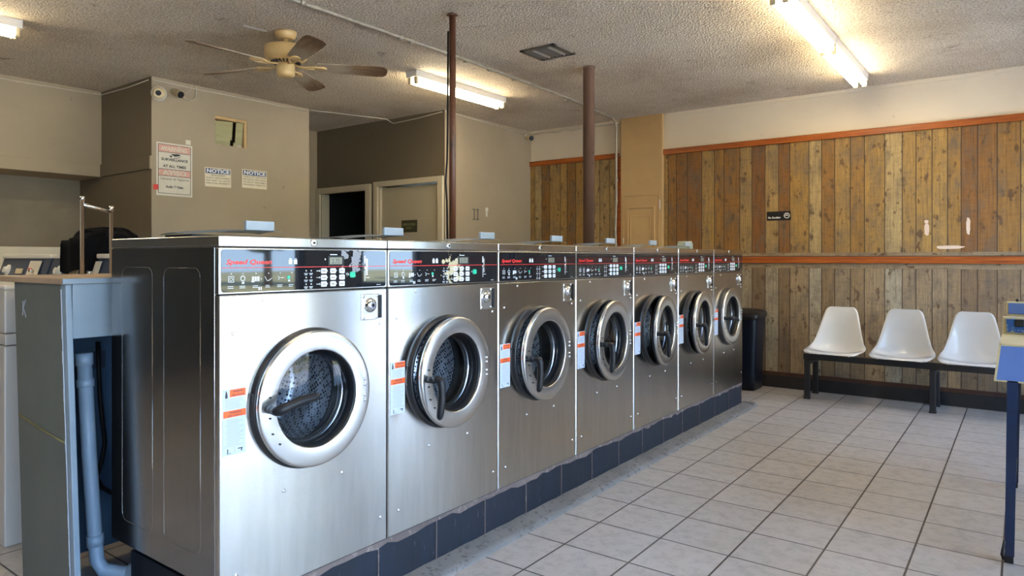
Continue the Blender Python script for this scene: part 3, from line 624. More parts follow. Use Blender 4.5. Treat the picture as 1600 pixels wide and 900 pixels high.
st = MB().box(-5.9, -5.897, 3.145, 3.19, 2.235, 2.275, .001).build('tape_square', M['paper']); tag(st, 'small square of pale tape above the surveillance poster', 'tape')
# old bracket marks on the recess side wall
b = MB()
for y in (5.765, 5.825):
    b.box(-4.8, -4.792, y, y+.012, 1.66, 1.78, .002).box(-4.8, -4.792, y-.018, y+.02, 1.76, 1.775, .002).box(-4.8, -4.792, y-.018, y+.02, 1.655, 1.67, .002)
tag(b.build('wall_bracket', M['vent']), 'pair of thin rusty metal bracket strips on the beige recess wall', 'bracket')
b = MB().box(-4.8, -4.79, 5.97, 5.995, 1.70, 1.79, .004).box(-4.8, -4.786, 5.962, 6.003, 1.76, 1.80, .004)
tag(b.build('cable_clip', M['enamel']), 'small white cable clip right of the bracket strips', 'clip')
# no smoking sign
ns = empty('no_smoking_sign', (-2.0, YW, 1.602), 'small black no smoking sign on the rustic plank wall', 'sign')
MB().box(0, .222, -.006, 0, 0, .086, .002).build('sign_plate', M['black_plastic'], ns)
MB().text('No Smoking', (.012, -.0065, .018), (1,0,0), U_, .026, 0, 'LEFT', True, width=.118).build('sign_lettering', M['sign_white'], ns, normals=False)
MB().lathe([(.021, 0), (.021, .001), (.027, .001), (.027, 0)], (.187, -.0062, .043), (0,-1,0), 28, closed=True).box(.17, .204, -.0073, -.0066, .0405, .0455).box(.175, .197, -.0074, -.0066, .051, .056).build('sign_symbol', M['sign_white'], ns)

# ------------------------------------------------------------------ fluorescent fixtures
def fixture(x, y0, y1, tubes, label, group=None):
    t = empty('fluorescent_light', (x, y0, H), label, 'ceiling light', group); L = y1-y0
    w = .062 if tubes == 2 else .055
    MB().prism([(-w, 0, 0), (w, 0, 0), (w*.9, 0, -.052), (-w*.9, 0, -.052)], (0, L, 0)).build('housing', M['enamel'], t)
    xs = (-.034, .034) if tubes == 2 else (.0,)
    for q in xs:
        MB().cyl((q, .04, -.082), (q, L-.04, -.082), .019, 20).build('tube', M['tube'], t)
        for y in (.012, L-.036): MB().box(q-.016, q+.016, y, y+.024, -.108, -.052, .004).build('lamp_holder', M['cream'], t)
    return t
fixture(-4.02, 4.03, 5.24, 2, 'fluorescent light behind the thin rusty pipe in middle of ceiling')
fixture(-1.10, 5.18, 6.38, 2, 'fluorescent light nearest the plank wall, end of the pair')
fixture(-1.10, 3.97, 5.17, 2, 'fluorescent light cut by the top edge, in line before the far one')
fixture(-5.25, 0.48, 1.69, 2, 'fluorescent light at the far left edge above the soffit')

fixture(-1.10, 1.2, 2.4, 2, 'added unseen fluorescent light over the aisle, out of the picture')  # this and the next two are unseen, added to brighten the room
fixture(-1.10, -1.6, -0.4, 2, 'added unseen fluorescent light over the aisle behind the viewpoint')
fixture(-4.02, -1.2, 0.0, 2, 'added unseen fluorescent light over the left machines behind the viewpoint')
# ------------------------------------------------------------------ ceiling fan
fan = empty('ceiling_fan', (-4.02, 2.84, H), 'aged ivory five-blade ceiling fan above the washers', 'ceiling fan')
MB().lathe([(.070, 0), (.072, -.012), (.060, -.040), (.046, -.052)], (0,0,0), (0,0,1), 32).build('canopy', M['fan'], fan)
MB().cyl((0,0,-.05), (0,0,-.115), .014).build('downrod', M['fan'], fan)
MB().lathe([(.10, -.100), (.134, -.104), (.140, -.112), (.140, -.150), (.136, -.178), (.110, -.200), (.06, -.215)], (0,0,0), (0,0,1), 40).build('motor_housing', M['fan'], fan)
b = MB()
for i in range(24):
    a = 2*PI*i/24; ca, sa = math.cos(a), math.sin(a)
    b.tube([(ca*.100, sa*.100, -.2085), (ca*.072, sa*.072, -.2165)], .0045, 6)
b.build('motor_vents', M['black_paint'], fan)
MB().lathe([(.058, -.215), (.060, -.225), (.060, -.285), (.052, -.302), (.018, -.310)], (0,0,0), (0,0,1), 32).build('switch_housing', M['fan'], fan)
MB().tube([(-.045,-.03,-.30), (-.048,-.032,-.33), (-.047,-.03,-.37)], .0018, 6).build('pull_chain', M['fan'], fan)
for k in range(5):
    a = math.radians(196 + 72*k); R = Matrix.Rotation(a, 3, 'Z') ; T = Matrix.Rotation(math.radians(-13), 3, 'X')
    bl = MB(); pts = []
    outl = [(.205, -.050), (.30, -.058), (.45, -.066), (.60, -.070), (.655, -.064), (.675, -.040), (.68, 0), (.675, .040), (.655, .064), (.60, .070), (.45, .066), (.30, .058), (.205, .050)]
    bl.prism([T @ Vector((x, y, 0)) for x, y in outl], T @ Vector((0, 0, .006)))
    o = bl.build('blade', M['blade'], fan); o.rotation_euler = (0, 0, a); o.location = (0, 0, -.228)
    br = MB(); br.tube([(.055, 0, .006), (.11, 0, -.006), (.16, -.02, -.006), (.20, -.032, -.006), (.25, -.02, -.004), (.262, 0, -.004), (.25, .02, -.003), (.20, .032, -.003), (.16, .02, -.006), (.11, 0, -.006)], .008, 8)
    br.box(.19, .25, -.018, .018, -.010, -.003, .002)
    br.build('blade_bracket', M['fan'], o)

# ------------------------------------------------------------------ ceiling-to-partition pipes
p1 = empty('vertical_pipe', (-2.884, 3.256, 1.167), 'thin rusty pipe rising to the ceiling, nearer of the two', 'pipe')
MB().cyl((0,0,0), (0,0,H-1.167), .021, 20).build('pipe', M['rust'], p1)
MB().lathe([(.030, 0), (.038, -.008), (.024, -.014)], (0,0,H-1.167), (0,0,1), 14).build('ceiling_collar', M['rust'], p1)
MB().tube([(-.028,-.01,1.50), (-.030,-.012,.9), (-.034,-.012,.70), (-.045,-.014,.55), (-.036,-.012,.42), (-.030,-.010,.0)], .006, 6).build('cable', M['black_plastic'], p1)
p2 = empty('vertical_pipe', (-2.806, 4.812, 1.167), 'thick brown steel column rising to the ceiling near the pillar', 'pipe')
MB().lathe([(.046, 0), (.046, H-1.167-.012), (.052, H-1.167-.012), (.052, H-1.167)], (0,0,0), (0,0,1), 32).build('pipe', M['brown_pole'], p2)

# ------------------------------------------------------------------ plumbing partition behind the washers
pa = empty('plumbing_partition', (-2.98, 1.0, 0), 'grey blue boarded plumbing partition left of the nearest washer', 'partition')
X0, X1 = -.13, .26
def lean(o, k=-.078, z0=0.45):
    for v in o.data.vertices:
        if v.co.y < 0.14: v.co.x += k*(v.co.z - 1.167)*(1.0)
    return o
lean(MB().box(-.15, .285, -.01, .008, 0, 1.145, .003).build('end_panel', M['bulk_dark'], pa))
# worn repair seam on end panel
sm = MB().tube([(-.152+.02, -.012, .64), (0, -.012, .625), (.15, -.012, .61), (.283, -.012, .60)], .004, 6).build('glue_seam', M['seam'], pa); lean(sm)
MB().box(-.36, .325, -.02, 4.75, 1.145, 1.167, .003).build('top_board', M['bulk_top'], pa)
MB().box(.325, .332, -.02, 4.75, 1.147, 1.165, .001).build('top_edging', M['bulk_skylit'], pa)
MB().box(.302, .322, .014, 4.74, .955, 1.145, .002).build('apron', M['bulk_skylit'], pa)  # sky-lit blue is in the board colour
lean(MB().box(.285, .318, -.008, .012, 0, 1.145, .003).build('corner_post', M['bulk_skylit'], pa))
MB().box(-.06, -.04, .05, 4.7, 0.06, 1.145).build('back_board', M['deep_blue'], pa)
MB().box(-.039, -.03, .195, .27, .79, .86, .002).build('socket_plate', M['console'], pa)
ed = MB()
for i in range(26):
    z = .01 + i*.043
    ed.box(.2865-.006*random.random(), .2885, -.0115, -.0095, z, z+.043, .0)
lean(ed.build('chipped_edge', M['label_white'], pa))
sc = MB(); 
sc.tube([(-.055,-.0112,1.075),(-.058,-.0112,1.02)], .0016, 5).tube([(-.03,-.0112,1.08),(-.052,-.0112,1.05),(-.025,-.0112,1.015)], .0016, 5)
sc.build('scratched_mark', M['grey_ink'], pa)
# drain pipe
dp = empty('drain_pipe', (-2.76, 1.135, 0), 'pale blue painted drain pipe leaning under the partition', 'pipe')
b = MB().tube([(-.035, -.03, .86), (-.015, -.02, .50), (.005, -.008, .19), (.01, -.004, .12), (.03, .01, .085), (.07, .05, .07), (.16, .14, .06)], .025, 20).build('pipe', M['pvc'], dp)
for p0, p1_ in (((-.036,-.030,.885), (-.034,-.029,.84)), ((-.032,-.028,.79), (-.030,-.027,.76)), ((.0025,-.009,.215), (.0045,-.008,.175))):
    MB().cyl(p0, p1_, .029, 22).build('coupling', M['pvc'], dp)
MB().tube([(.09, .07, .068), (.12, .10, .065)], .034, 18).build('coupling', M['pvc'], dp)
ec = MB().tube([(-3.0, 1.237, .90), (-3.0, 1.240, .78), (-3.0, 1.246, .66), (-3.0, 1.254, .57), (-3.0, 1.263, .49), (-3.0, 1.250, .41), (-3.0, 1.232, .355), (-3.0, 1.250, .31), (-2.995, 1.30, .265), (-2.97, 1.40, .22)], .009, 8).build('power_cord', M['black_plastic'])
tag(ec, 'black power cord hanging down in the opening under the partition', 'cord')

# chrome rail on the partition
hr = empty('hanging_rail', (-3.27, 1.285, 1.167), 'chrome two-post rail standing up behind the partition top', 'rail')
MB().lathe([(.0078, 0), (.0078, .315), (.0098, .315), (.0098, .336), (.007, .338)], (0,0,0), (0,0,1), 16).build('post', M['chrome'], hr)
MB().lathe([(.0078, 0), (.0078, .282), (.0098, .282), (.0098, .303), (.007, .305)], (-.03,.131,0), (0,0,1), 16).build('post', M['chrome'], hr)
MB().cyl((0,.0,.302), (-.03,.131,.278), .0075, 12).build('crossbar', M['chrome'], hr)

# ------------------------------------------------------------------ kerb
kb = empty('washer_plinth', (-1.89, 1.1, 0), 'long navy painted block plinth carrying the row of washers', 'plinth')
b = MB().box(-.66, -.004, .06, 4.672, 0, .1985, .002).build('plinth_blocks', M['navy'], kb)
# worn ragged upper edge
b = MB(); r = random.Random(3); pts = []
n = 90
for i in range(n+1):
    y = .06 + 4.61*i/n; pts.append((y, .200 - .010 - .020*abs(math.sin(i*.37)) * r.random() - .008*r.random()))
lo = [b.bm.verts.new((-.0025, y, z)) for y, z in pts]; hi = [b.bm.verts.new((-.0025, y, .1985)) for y, z in pts]; 
for i in range(n): b.bm.faces.new((lo[i], lo[i+1], hi[i+1], hi[i]))
b.build('worn_edge', M['rustedge'], kb, normals=False)
b = MB()
for y in [.32+.31*i for i in range(15)]:
    b.box(-.0045, -.0015, y-.0022, y+.0022, .004, .185)
b.build('mortar_joints', M['rustedge'], kb)
b = MB(); n = 60
def kf(u, v):
    y = .0 + 4.76*u; s = [(0.0, .030), (.020, .029), (.070, .018), (.098, .014), (.106, 0.0)]
    q = s[int(round(v*4))]; return (q[0]-.004 + .0015*math.sin(u*61)*(v), y, max(q[1] + .0015*math.sin(u*143+v*5)*(1-v*.5), 0) if v < 1 else 0)
vs = b.grid(kf, n, 4)
b.box(-.02, .09, 4.70, 4.76, 0, .03, .006)
b.build('kerb_strip', M['concrete'], kb)

# ------------------------------------------------------------------ washers
FX = -1.888; WW = .664; PITCH = .667; Y0 = 1.104
DC = (WW/2-.003, .578)        # door centre (y, z) local
def plate_with_hole(mb, y0, y1, z0, z1, c, r, x, t, seg=64, bev=.004):
    """front plate, outline rounded slightly, round hole"""
    outer = []
    for i in range(seg):
        a = 2*PI*(i+.5)/seg; ca, sa = math.cos(a), math.sin(a)
        k = min(((y1-c[0]) if ca > 0 else (c[0]-y0))/max(abs(ca),1e-6), ((z1-c[1]) if sa > 0 else (c[1]-z0))/max(abs(sa),1e-6))
        outer.append([c[0]+ca*k, c[1]+sa*k])
    for cy_, cz_ in ((y0,z0),(y0,z1),(y1,z0),(y1,z1)):
        i = min(range(seg), key=lambda q: (outer[q][0]-cy_)**2+(outer[q][1]-cz_)**2); outer[i] = [cy_, cz_]
    def loop(pts, xx): return [mb.bm.verts.new((xx, p[0], p[1])) for p in pts]
    def inset(p): return [p[0] + (bev if abs(p[0]-y0) < 1e-6 else -bev if abs(p[0]-y1) < 1e-6 else 0), p[1] + (bev if abs(p[1]-z0) < 1e-6 else -bev if abs(p[1]-z1) < 1e-6 else 0)]
    inner = [[c[0]+r*math.cos(2*PI*(i+.5)/seg), c[1]+r*math.sin(2*PI*(i+.5)/seg)] for i in range(seg)]
    L = [loop(inner, x-t), loop(inner, x), loop([inset(p) for p in outer], x), loop(outer, x-bev), loop(outer, x-t)]
    for k, (a, b) in enumerate(zip(L[:-1], L[1:])):
        for i in range(seg):
            j = (i+1) % seg; f = mb.bm.faces.new((a[i], a[j], b[j], b[i])); f.material_index = mb.mi
            f.smooth = (k == 1) is False and False
wash = empty('washing_machine', (FX, Y0, .2))
b = MB(); plate_with_hole(b, .001, WW-.001, 0, .926, DC, .205, 0, .02); b.build('front_panel', M['steel'], wash)
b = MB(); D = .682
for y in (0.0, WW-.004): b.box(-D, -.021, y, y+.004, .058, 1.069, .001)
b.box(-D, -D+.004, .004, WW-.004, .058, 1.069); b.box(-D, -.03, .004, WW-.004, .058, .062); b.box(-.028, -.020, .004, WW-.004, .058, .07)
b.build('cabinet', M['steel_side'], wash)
b = MB()
for (xa, xb) in ((-.602, -.391), (-.317, -.098)):
    z1, z0 = 1.006, .14; pts = []
    rr = .03
    for (cx_, cz, a0) in ((xb-rr, z1-rr, 0), (xa+rr, z1-rr, 90), (xa+rr, z0+rr, 180), (xb-rr, z0+rr, 270)):
        for q in range(4):
            a = math.radians(a0+q*30); pts.append((cx_+rr*math.cos(a), .0, cz+rr*math.sin(a)))
    pts.append(pts[0]); b.tube(pts, .0007, 6)
b.build('side_embossing', M['steel_side'], wash)
b = MB().box(-D-.002, .002, -.0005, WW+.0005, 1.070, 1.103, .004, 3).build('top', M['steel'], wash)
lk = MB().lathe([(.0125, 0), (.0125, .003), (.009, .004)], (.002, .335, 1.087), (1,0,0), 20).build('top_lock', M['zinc'], wash)
MB().lathe([(.004, 0), (.004, .0012)], (.006, .335, 1.087), (1,0,0), 10).build('keyhole', M['dark'], lk)
# control panel
pnl = MB().box(-.02, 0.001, .001, WW-.001, .929, 1.068, .003).build('control_panel', M['steel'], wash)
def rrect(mb, y0, y1, z0, z1, r, x, t):
    pts = []
    for cy_, cz_, a0 in ((y1-r, z1-r, 0), (y0+r, z1-r, 90), (y0+r, z0+r, 180), (y1-r, z0+r, 270)):
        for q in range(5):
            a = math.radians(a0 + q*22.5); pts.append((x, cy_+r*math.cos(a), cz_+r*math.sin(a)))
    mb.prism(pts, (t, 0, 0))
b = MB(); rrect(b, .008, WW-.008, .934, 1.063, .010, .001, .0015); fac = b.build('control_face', M['black_gloss'], pnl)
px = .0027
b = MB().box(px, px+.0003, .010, WW-.010, 1.0065, 1.0085).text('Speed Queen', (px, .022, 1.018), R_, U_, .020, .0, 'LEFT', True, .25, width=.155)
b.build('red_lettering', M['red_ink'], pnl, normals=False)
b = MB(); rnd = random.Random(5)
def tick(y, z, w, h): b.box(px, px+.0003, y, y+w, z, z+h)
for i, y in enumerate((.030, .068, .112, .156, .198, .240)):
    tick(y+.008, .988, .003, .003)
    if i == 0:
        tick(y, .964, .018, .0015); tick(y, .981, .018, .0015); tick(y, .964, .0015, .018); tick(y+.0165, .964, .0015, .018); b.lathe([(.004,0),(.004,.0003),(.0055,.0003),(.0055,0)], (px, y+.009, .973), (1,0,0), 12, closed=True)
    elif i == 1:
        b.lathe([(.006,0),(.006,.0003),(.0085,.0003),(.0085,0)], (px, y+.009, .975), (1,0,0), 14, closed=True); tick(y+.006, .959, .008, .006)
    elif i == 2:
        for q in range(3): tick(y-.004+q*.009, .966, .007, .014)
        tick(y-.006, .963, .010, .004); tick(y+.026, .971, .003, .003)
    elif i == 3:
        b.tube([(px, y-.004, .980), (px, y+.004, .966), (px, y+.012, .968), (px, y+.022, .975)], .0012, 5)
    elif i == 4: b.tube([(px, y, .980), (px, y+.006, .974), (px, y+.001, .968)], .0016, 5); tick(y+.010, .974, .012, .0015)
    else: tick(y-.004, .962, .007, .006)
    for q in range(2): tick(y-.002, .951-q*.005, .014+.006*rnd.random(), .0016)
tick(.130, .938, .004, .010); tick(.137, .938, .004, .010)
for y in (.238, .257):
    tick(y, 1.017, .013, .015); tick(y+.002, 1.034, .009, .002)
for q in range(3):
    for y in (.303, .323):
        z = .993-.022*q; tick(y, z, .004, .004); tick(y-.006, z-.008, .014, .002); tick(y-.004, z-.012, .010, .0015)
    tick(.346, .993-.022*q, .009, .0018); tick(.357, .9915-.022*q, .004, .005)
    tick(.3885, .992-.022*q, .0035, .004); tick(.4265, .992-.022*q, .0035, .004)
tick(.380, 1.030, .0035, .005); tick(.402, 1.047, .030, .0028); tick(.479, .977, .0035, .005)
# coin slot markings
tick(.552, 1.018, .006, .026); tick(.554, .955, .0028, .05); tick(.560, .966, .016, .0022)
tick(.61, .940, .02, .0015)
b.build('white_markings', M['white_ink'], pnl, normals=False)
kk = []
for r_ in range(3):
    for c_ in range(3):
        y = .364+.038*c_; z = .985-.022*r_
        q = MB(); rrect(q, y, y+.023, z, z+.017, .003, px-.0005, .0025); q = q.build('key', M['key'], pnl)
q = MB()
for r_ in range(3):
    for c_ in range(3): q.box(px+.0021, px+.0023, .368+.038*c_, .382+.038*c_, .992-.022*r_, .9945-.022*r_)
q.build('key_legends', M['dark_ink'], pnl)
q = MB(); rrect(q, .486, .510, .969, .989, .006, px-.0005, .003); q.build('start_key', M['green'], pnl)
q = MB(); q.box(px, px+.0006, .233, .243, .970, .980).build('green_mark', M['green'], pnl)
q = MB(); rrect(q, .392, .460, 1.011, 1.044, .004, px-.001, .003); q.build('display_bezel', M['black_plastic'], pnl)
MB().box(px+.002, px+.0024, .399, .451, 1.016, 1.039).build('display', M['lcd'], pnl)
MB().text('2.75', (px+.0026, .425, 1.019), R_, U_, .022, 0, 'CENTER', width=.034).build('display_digits', M['dark_ink'], pnl, normals=False)
MB().box(px-.001, px+.0022, .559, .566, .975, 1.035, .0008).lathe([(.0075, 0), (.0075, .004), (.005, .005)], (px-.001, .557, 1.001), (1,0,0), 14).build('coin_slot', M['chrome'], pnl)
# coin box lock
lp = MB().box(0, .003, .540, .632, .815, .908, .002).build('lock_plate', M['zinc'], wash)
MB().lathe([(.027, 0), (.026, .004), (.018, .013), (.012, .016)], (.003, .580, .868), (1,0,0), 28).build('lock_dome', M['chrome'], lp)
MB().lathe([(.0065, 0), (.0065, .002)], (.018, .580, .868), (1,0,0), 14).build('keyhole', M['dark'], lp)
MB().box(.003, .008, .620, .632, .820, .903, .001).build('plate_edge', M['black_plastic'], lp)
for y, z in ((.548, .900), (.612, .900), (.548, .823), (.612, .823)):
    MB().lathe([(.0055, 0), (.005, .002), (.002, .003)], (.003, y, z), (1,0,0), 10).build('bolt', M['chrome'], lp)
# panel screws
for y, z in ((.147,.908), (.046,.812), (.626,.80), (.222,.297), (.455,.297), (.632,.09), (.056,.089)):
    MB().lathe([(.006, 0), (.0055, .002), (.0022, .0035)], (0, y, z), (1,0,0), 12).build('screw', M['chrome'], wash)
# warning label
lb = MB().box(0, .0008, .013, .088, .452, .648).build('warning_label', M['label_white'], wash)
MB().box(.0008, .0012, .036, .088, .624, .646).build('orange_header', M['label_orange'], lb)
MB().box(.0008, .0012, .015, .088, .564, .584).build('orange_header', M['label_orange'], lb)
b = MB()
b.text('WARNING', (.0013, .063, .637), R_, U_, .008, 0, 'CENTER', True, width=.035).text('FIRE HAZARD', (.0013, .063, .627), R_, U_, .006, 0, 'CENTER', True, width=.04)
b.text('WARNING', (.0013, .054, .575), R_, U_, .008, 0, 'CENTER', True, width=.04).text('READ CAREFULLY', (.0013, .054, .567), R_, U_, .006, 0, 'CENTER', True, width=.05)
b.box(.0010, .0012, .021, .029, .622, .632).prism([(.001,.021,.630),(.001,.029,.630),(.001,.027,.640),(.001,.024,.645)], (.0002,0,0))
b.text('1.', (.0013, .024, .457), R_, U_, .020, 0, 'LEFT', True).box(.0010, .0012, .062, .078, .466, .469).box(.0010, .0012, .072, .076, .459, .466)
b.build('label_pictogram', M['dark_ink'], lb, normals=False)
b = MB()
for q in range(6): b.box(.0009, .0011, .020, .078-.018*rnd.random(), .590+q*.0052, .5916+q*.0052)
for q in range(16): b.box(.0009, .0011, .020+(.006 if q % 4 else 0), .083-.02*rnd.random(), .480+q*.0050, .4815+q*.0050)
b.box(.0009, .0011, .015, .086, .4765, .4773).box(.0009, .0011, .051, .052, .455, .476)
b.build('label_fine_print', M['grey_ink'], lb)
# tub and drum inside the door
cy, cz = DC
MB().lathe([(.204, -.02), (.204, -.03), (.195, -.05), (.175, -.075), (.172, -.11), (.215, -.115), (.215, -.55), (.0, -.55)], (0, cy, cz), (1,0,0), 48, False, False).build('door_gasket', M['black_rubber'], wash)
MB().lathe([(.176, -.12), (.205, -.125), (.205, -.36), (.16, -.375), (.155, -.37), (.10, -.385), (.0, -.39)], (0, cy, cz), (1,0,0), 48, False, False).build('drum', M['drum'], wash)
MB().lathe([(.170, -.085), (.176, -.12)], (0, cy, cz), (1,0,0), 48, False, False).build('drum_rim', M['black_rubber'], wash)
MB().lathe([(.2045, -.021), (.2045, .010), (.216, .020), (.224, .018), (.228, .008), (.230, .0)], (0, cy, cz), (1,0,0), 64, False, False).build('door_seat', M['black_rubber'], wash)
ht = MB().box(.002, .016, .103, .112, .545, .625, .003); ht.build('strike_plate', M['black_plastic'], wash)
# door: origin at hinge (far side)
HY = cy + .222
door = bpy.data.objects.new('door', None); COL.objects.link(door); door.parent = wash; door.location = (.032, HY, cz)
def dl(prof, name, mat, seg=64, closed=False, par=None):
    o = MB().lathe(prof, (0, -.222, 0), (1,0,0), seg, False, False, closed).build(name, mat, par or door); return o
ring = dl([(.157, -.004), (.157, .004), (.1575, .0095), (.159, .0112), (.161, .0118), (.163, .0120), (.188, .0140), (.212, .0130), (.2155, .0124), (.2185, .0112), (.2205, .009), (.222, .005), (.2222, -.003), (.221, -.004)], 'door_ring', M['ring'], closed=True)
dl([(.218, -.003), (.219, -.018), (.170, -.022), (.158, -.004)], 'door_back', M['black_matte'])
dl([(.158, .004), (.154, -.020), (.148, -.030), (.146, -.045)], 'window_bezel', M['black_rubber'])
dl([(.1555, -.014), (.12, -.011), (.06, -.009), (.0, -.0085)], 'door_glass', M['doorglass'], 48)
dl([(.147, -.045), (.140, -.048), (.137, -.060), (.1375, -.062)], 'inner_rim', M['zinc'])
for z in (-.036, -.018, .018, .036):
    MB().lathe([(.006, 0), (.005, .003), (.002, .0045)], (.0145, -.222+.194, z), (1,0,0), 10).build('rivet', M['chrome'], door)
for y, z in ((-.395, -.082), (-.370, -.118), (-.405, .032), (-.405, -.032)):
    MB().lathe([(.0032, 0), (.0025, .002)], (.0158, y, z), (1,0,0), 8).build('small_screw', M['dark'], door)
# the handle, origin on its pivot; grip hangs down
hb = MB()
hb.lathe([(.013, 0), (.013, .022), (.011, .028)], (0,0,0), (1,0,0), 16)
P = [(.022, 0, .002), (.042, .002, .004), (.052, .004, .0), (.056, .006, -.016), (.057, .008, -.045), (.057, .008, -.070), (.056, .006, -.095), (.055, .003, -.120), (.053, .001, -.138), (.052, 0, -.146)]
hb.tube(P, [.013, .015, .017, .016, .014, .016, .0145, .0145, .012, .006], 14)
handle = hb.build('door_handle', M['black_plastic'], door, (.014, -.222-.184, -.004))
# detergent lid on top
fl = MB()
def ff(u, v):
    y = .10 + .40*u; x = -.56 + .20*v
    z = 1.117 + .018*math.sin(min(1, u*1.5)*PI/2) + .008*math.sin(v*PI) - (.004 if u > .95 else 0)
    return (x, y, z)
vs = fl.grid(ff, 16, 6)
geom = list(fl.bm.faces); 
r = bmesh.ops.solidify(fl.bm, geom=geom, thickness=.006)
flap = fl.build('dispenser_lid', M['flap'], wash)
MB().box(-.372, -.356, .315, .432, 1.137, 1.172, .003).build('lid_tab', M['flap'], flap)
MB().box(-.55, -.37, .12, .49, 1.103, 1.118, .003).build('dispenser_base', M['black_plastic'], wash)

labels = ['nearest steel front-load washer, large in front, closed handle pointing sideways',
 'second steel washer from the camera, with reflections across its control panel',
 'third steel washer from the camera, before the thick brown column',
 'fourth steel washer from the camera, the middle one of seven',
 'fifth steel washer, its door standing slightly ajar',
 'sixth steel washer, last but one before the black trash can',
 'farthest steel washer, beside the black trash can']
ajar = [0, 3, 2.5, 4, 6.5, 4.0, 0]
hand = [100, 0, 0, 0, 12, 12, 80]
for i in range(7):
    w_ = wash if i == 0 else dup(wash)
    if i: w_.location = (FX, Y0+PITCH*i, .2)
    tag(w_, labels[i], 'washing machine', 'row of steel coin washers')
washers = sorted([o for o in bpy.data.objects if o.name.startswith('washing_machine')], key=lambda o: o.location.y)
for i, w_ in enumerate(washers):
    for ch in [q for q in bpy.data.objects if q.parent == w_]:
        if ch.name.startswith('control_panel') and i < 2:
            for g in [q for q in bpy.data.objects if q.parent == ch and q.name.startswith('control_face')]:
                g.material_slots[0].link = 'OBJECT'; g.material_slots[0].material = M['peel%d' % (i+1)]
        if ch.name.startswith('door') and ch.type == 'EMPTY':
            ch.rotation_euler = (0, 0, math.radians(ajar[i])); ch.location.x = .025 if i in (0, 6) else .034
            for g in [q for q in bpy.data.objects if q.parent == ch]:
                if g.name.startswith('door_handle'): g.rotation_euler = (math.radians(hand[i]), 0, 0)
# small greenish box on top of the far washers
tag(MB().box(-2.42, -2.30, 5.66, 5.73, 1.3045, 1.37, .01, 3).box(-2.415, -2.305, 5.665, 5.725, 1.37, 1.385, .006).build('soap_box', M['clear_box']), 'small pale green plastic box on top of the farthest washer', 'box')

# ------------------------------------------------------------------ old top-loading washers at left, facing the camera side
def toploader(x0, x1, label):
    t = empty('top_load_washer', (x0, 1.07, 0), label, 'washing machine', 'pale washers behind the partition'); w = x1-x0-.012
    MB().box(0, w, 0, .66, .0, .86, .006).box(0, w, .003, .66, .863, .912, .004).box(0, w, 0, .66, .915, 1.10, .006).build('cabinet', M['white_app'], t)
    MB().box(.0, w, .0, .40, 1.10, 1.120, .008, 3).build('lid', M['enamel'], t)
    c = MB().prism([(0, .40, 1.10), (0, .66, 1.10), (0, .66, 1.235), (0, .44, 1.235)], (w, 0, 0)).build('console', M['console'], t)
    MB().box(-.003, w+.003, .43, .665, 1.235, 1.258, .006).build('console_cap', M['enamel'], c)
    MB().lathe([(.035, 0), (.032, .012), (.018, .016), (.018, .03)], (w*.18, .425, 1.165), (0,-1,.25), 24).build('dial', M['enamel'], c)
    MB().prism([(w*.40, .410, 1.15), (w*.53, .410, 1.15), (w*.53, .417, 1.178), (w*.40, .417, 1.178)], (0,-.006,0)).build('switch_strip', M['cream'], c)
    MB().prism([(w*.64, .396, 1.115), (w*.86, .396, 1.115), (w*.86, .430, 1.222), (w*.64, .430, 1.222)], (0,-.004,0)).build('coin_plate', M['paper'], c)
    MB().prism([(w*.69, .402, 1.172), (w*.76, .402, 1.172), (w*.76, .405, 1.182), (w*.69, .405, 1.182)], (0,-.002,0)).build('red_mark', M['red_ink'], c)
    MB().lathe([(.010, 0), (.009, .02)], (w*.78, .405, 1.165), (0,-1,.2), 14).build('coin_knob', M['chrome'], c)
    return t
ta = toploader(-4.93, -4.215, 'pale top-load washer at the far left edge with silver coin plate')
tb = dup(ta); tb.location = (-4.195, 1.07, 0)
tag(tb, 'pale top-load washer under the black cloth heap, beside the partition')
# black garment heaped over the second one
b = MB()
def cl(u, v):   # cloth heap with a fold hanging over the console front
    a = 2*PI*u; th = v*PI*.5
    rx = .175 + .02*math.sin(3*a+1) ; ry = .15 + .015*math.sin(5*a)
    z = 1.268 + .118*(math.sin(th)**.8) + .012*math.sin(4*a+v*6)
    k = math.cos(th)**.55
    x = -3.82 + rx*k*math.cos(a) + .01*math.sin(9*a); y = 1.62 + ry*k*math.sin(a)
    if v < .3 and math.sin(a) < -.2: z -= (.3-v)/.3*.10; y = min(y, 1.455) - .006*math.sin(7*a)
    return (x, y, z)
b.grid(cl, 48, 14, True)
sl = MB().tube([(-3.76, 1.60, 1.345), (-3.68, 1.58, 1.352), (-3.62, 1.57, 1.345), (-3.56, 1.57, 1.34), (-3.50, 1.58, 1.325)], [.03, .025, .020, .022, .014], 10)
g_ = empty('black_garment', (-3.86, 1.62, 1.26), 'black garment heaped on the washer behind the chrome rail', 'clothing')
o = b.build('garment_body', M['cloth']); o.parent = g_; o.matrix_parent_inverse = Matrix.Translation((3.86, -1.62, -1.26))
o = sl.build('garment_sleeve', M['cloth']); o.parent = g_; o.matrix_parent_inverse = Matrix.Translation((3.86, -1.62, -1.26))

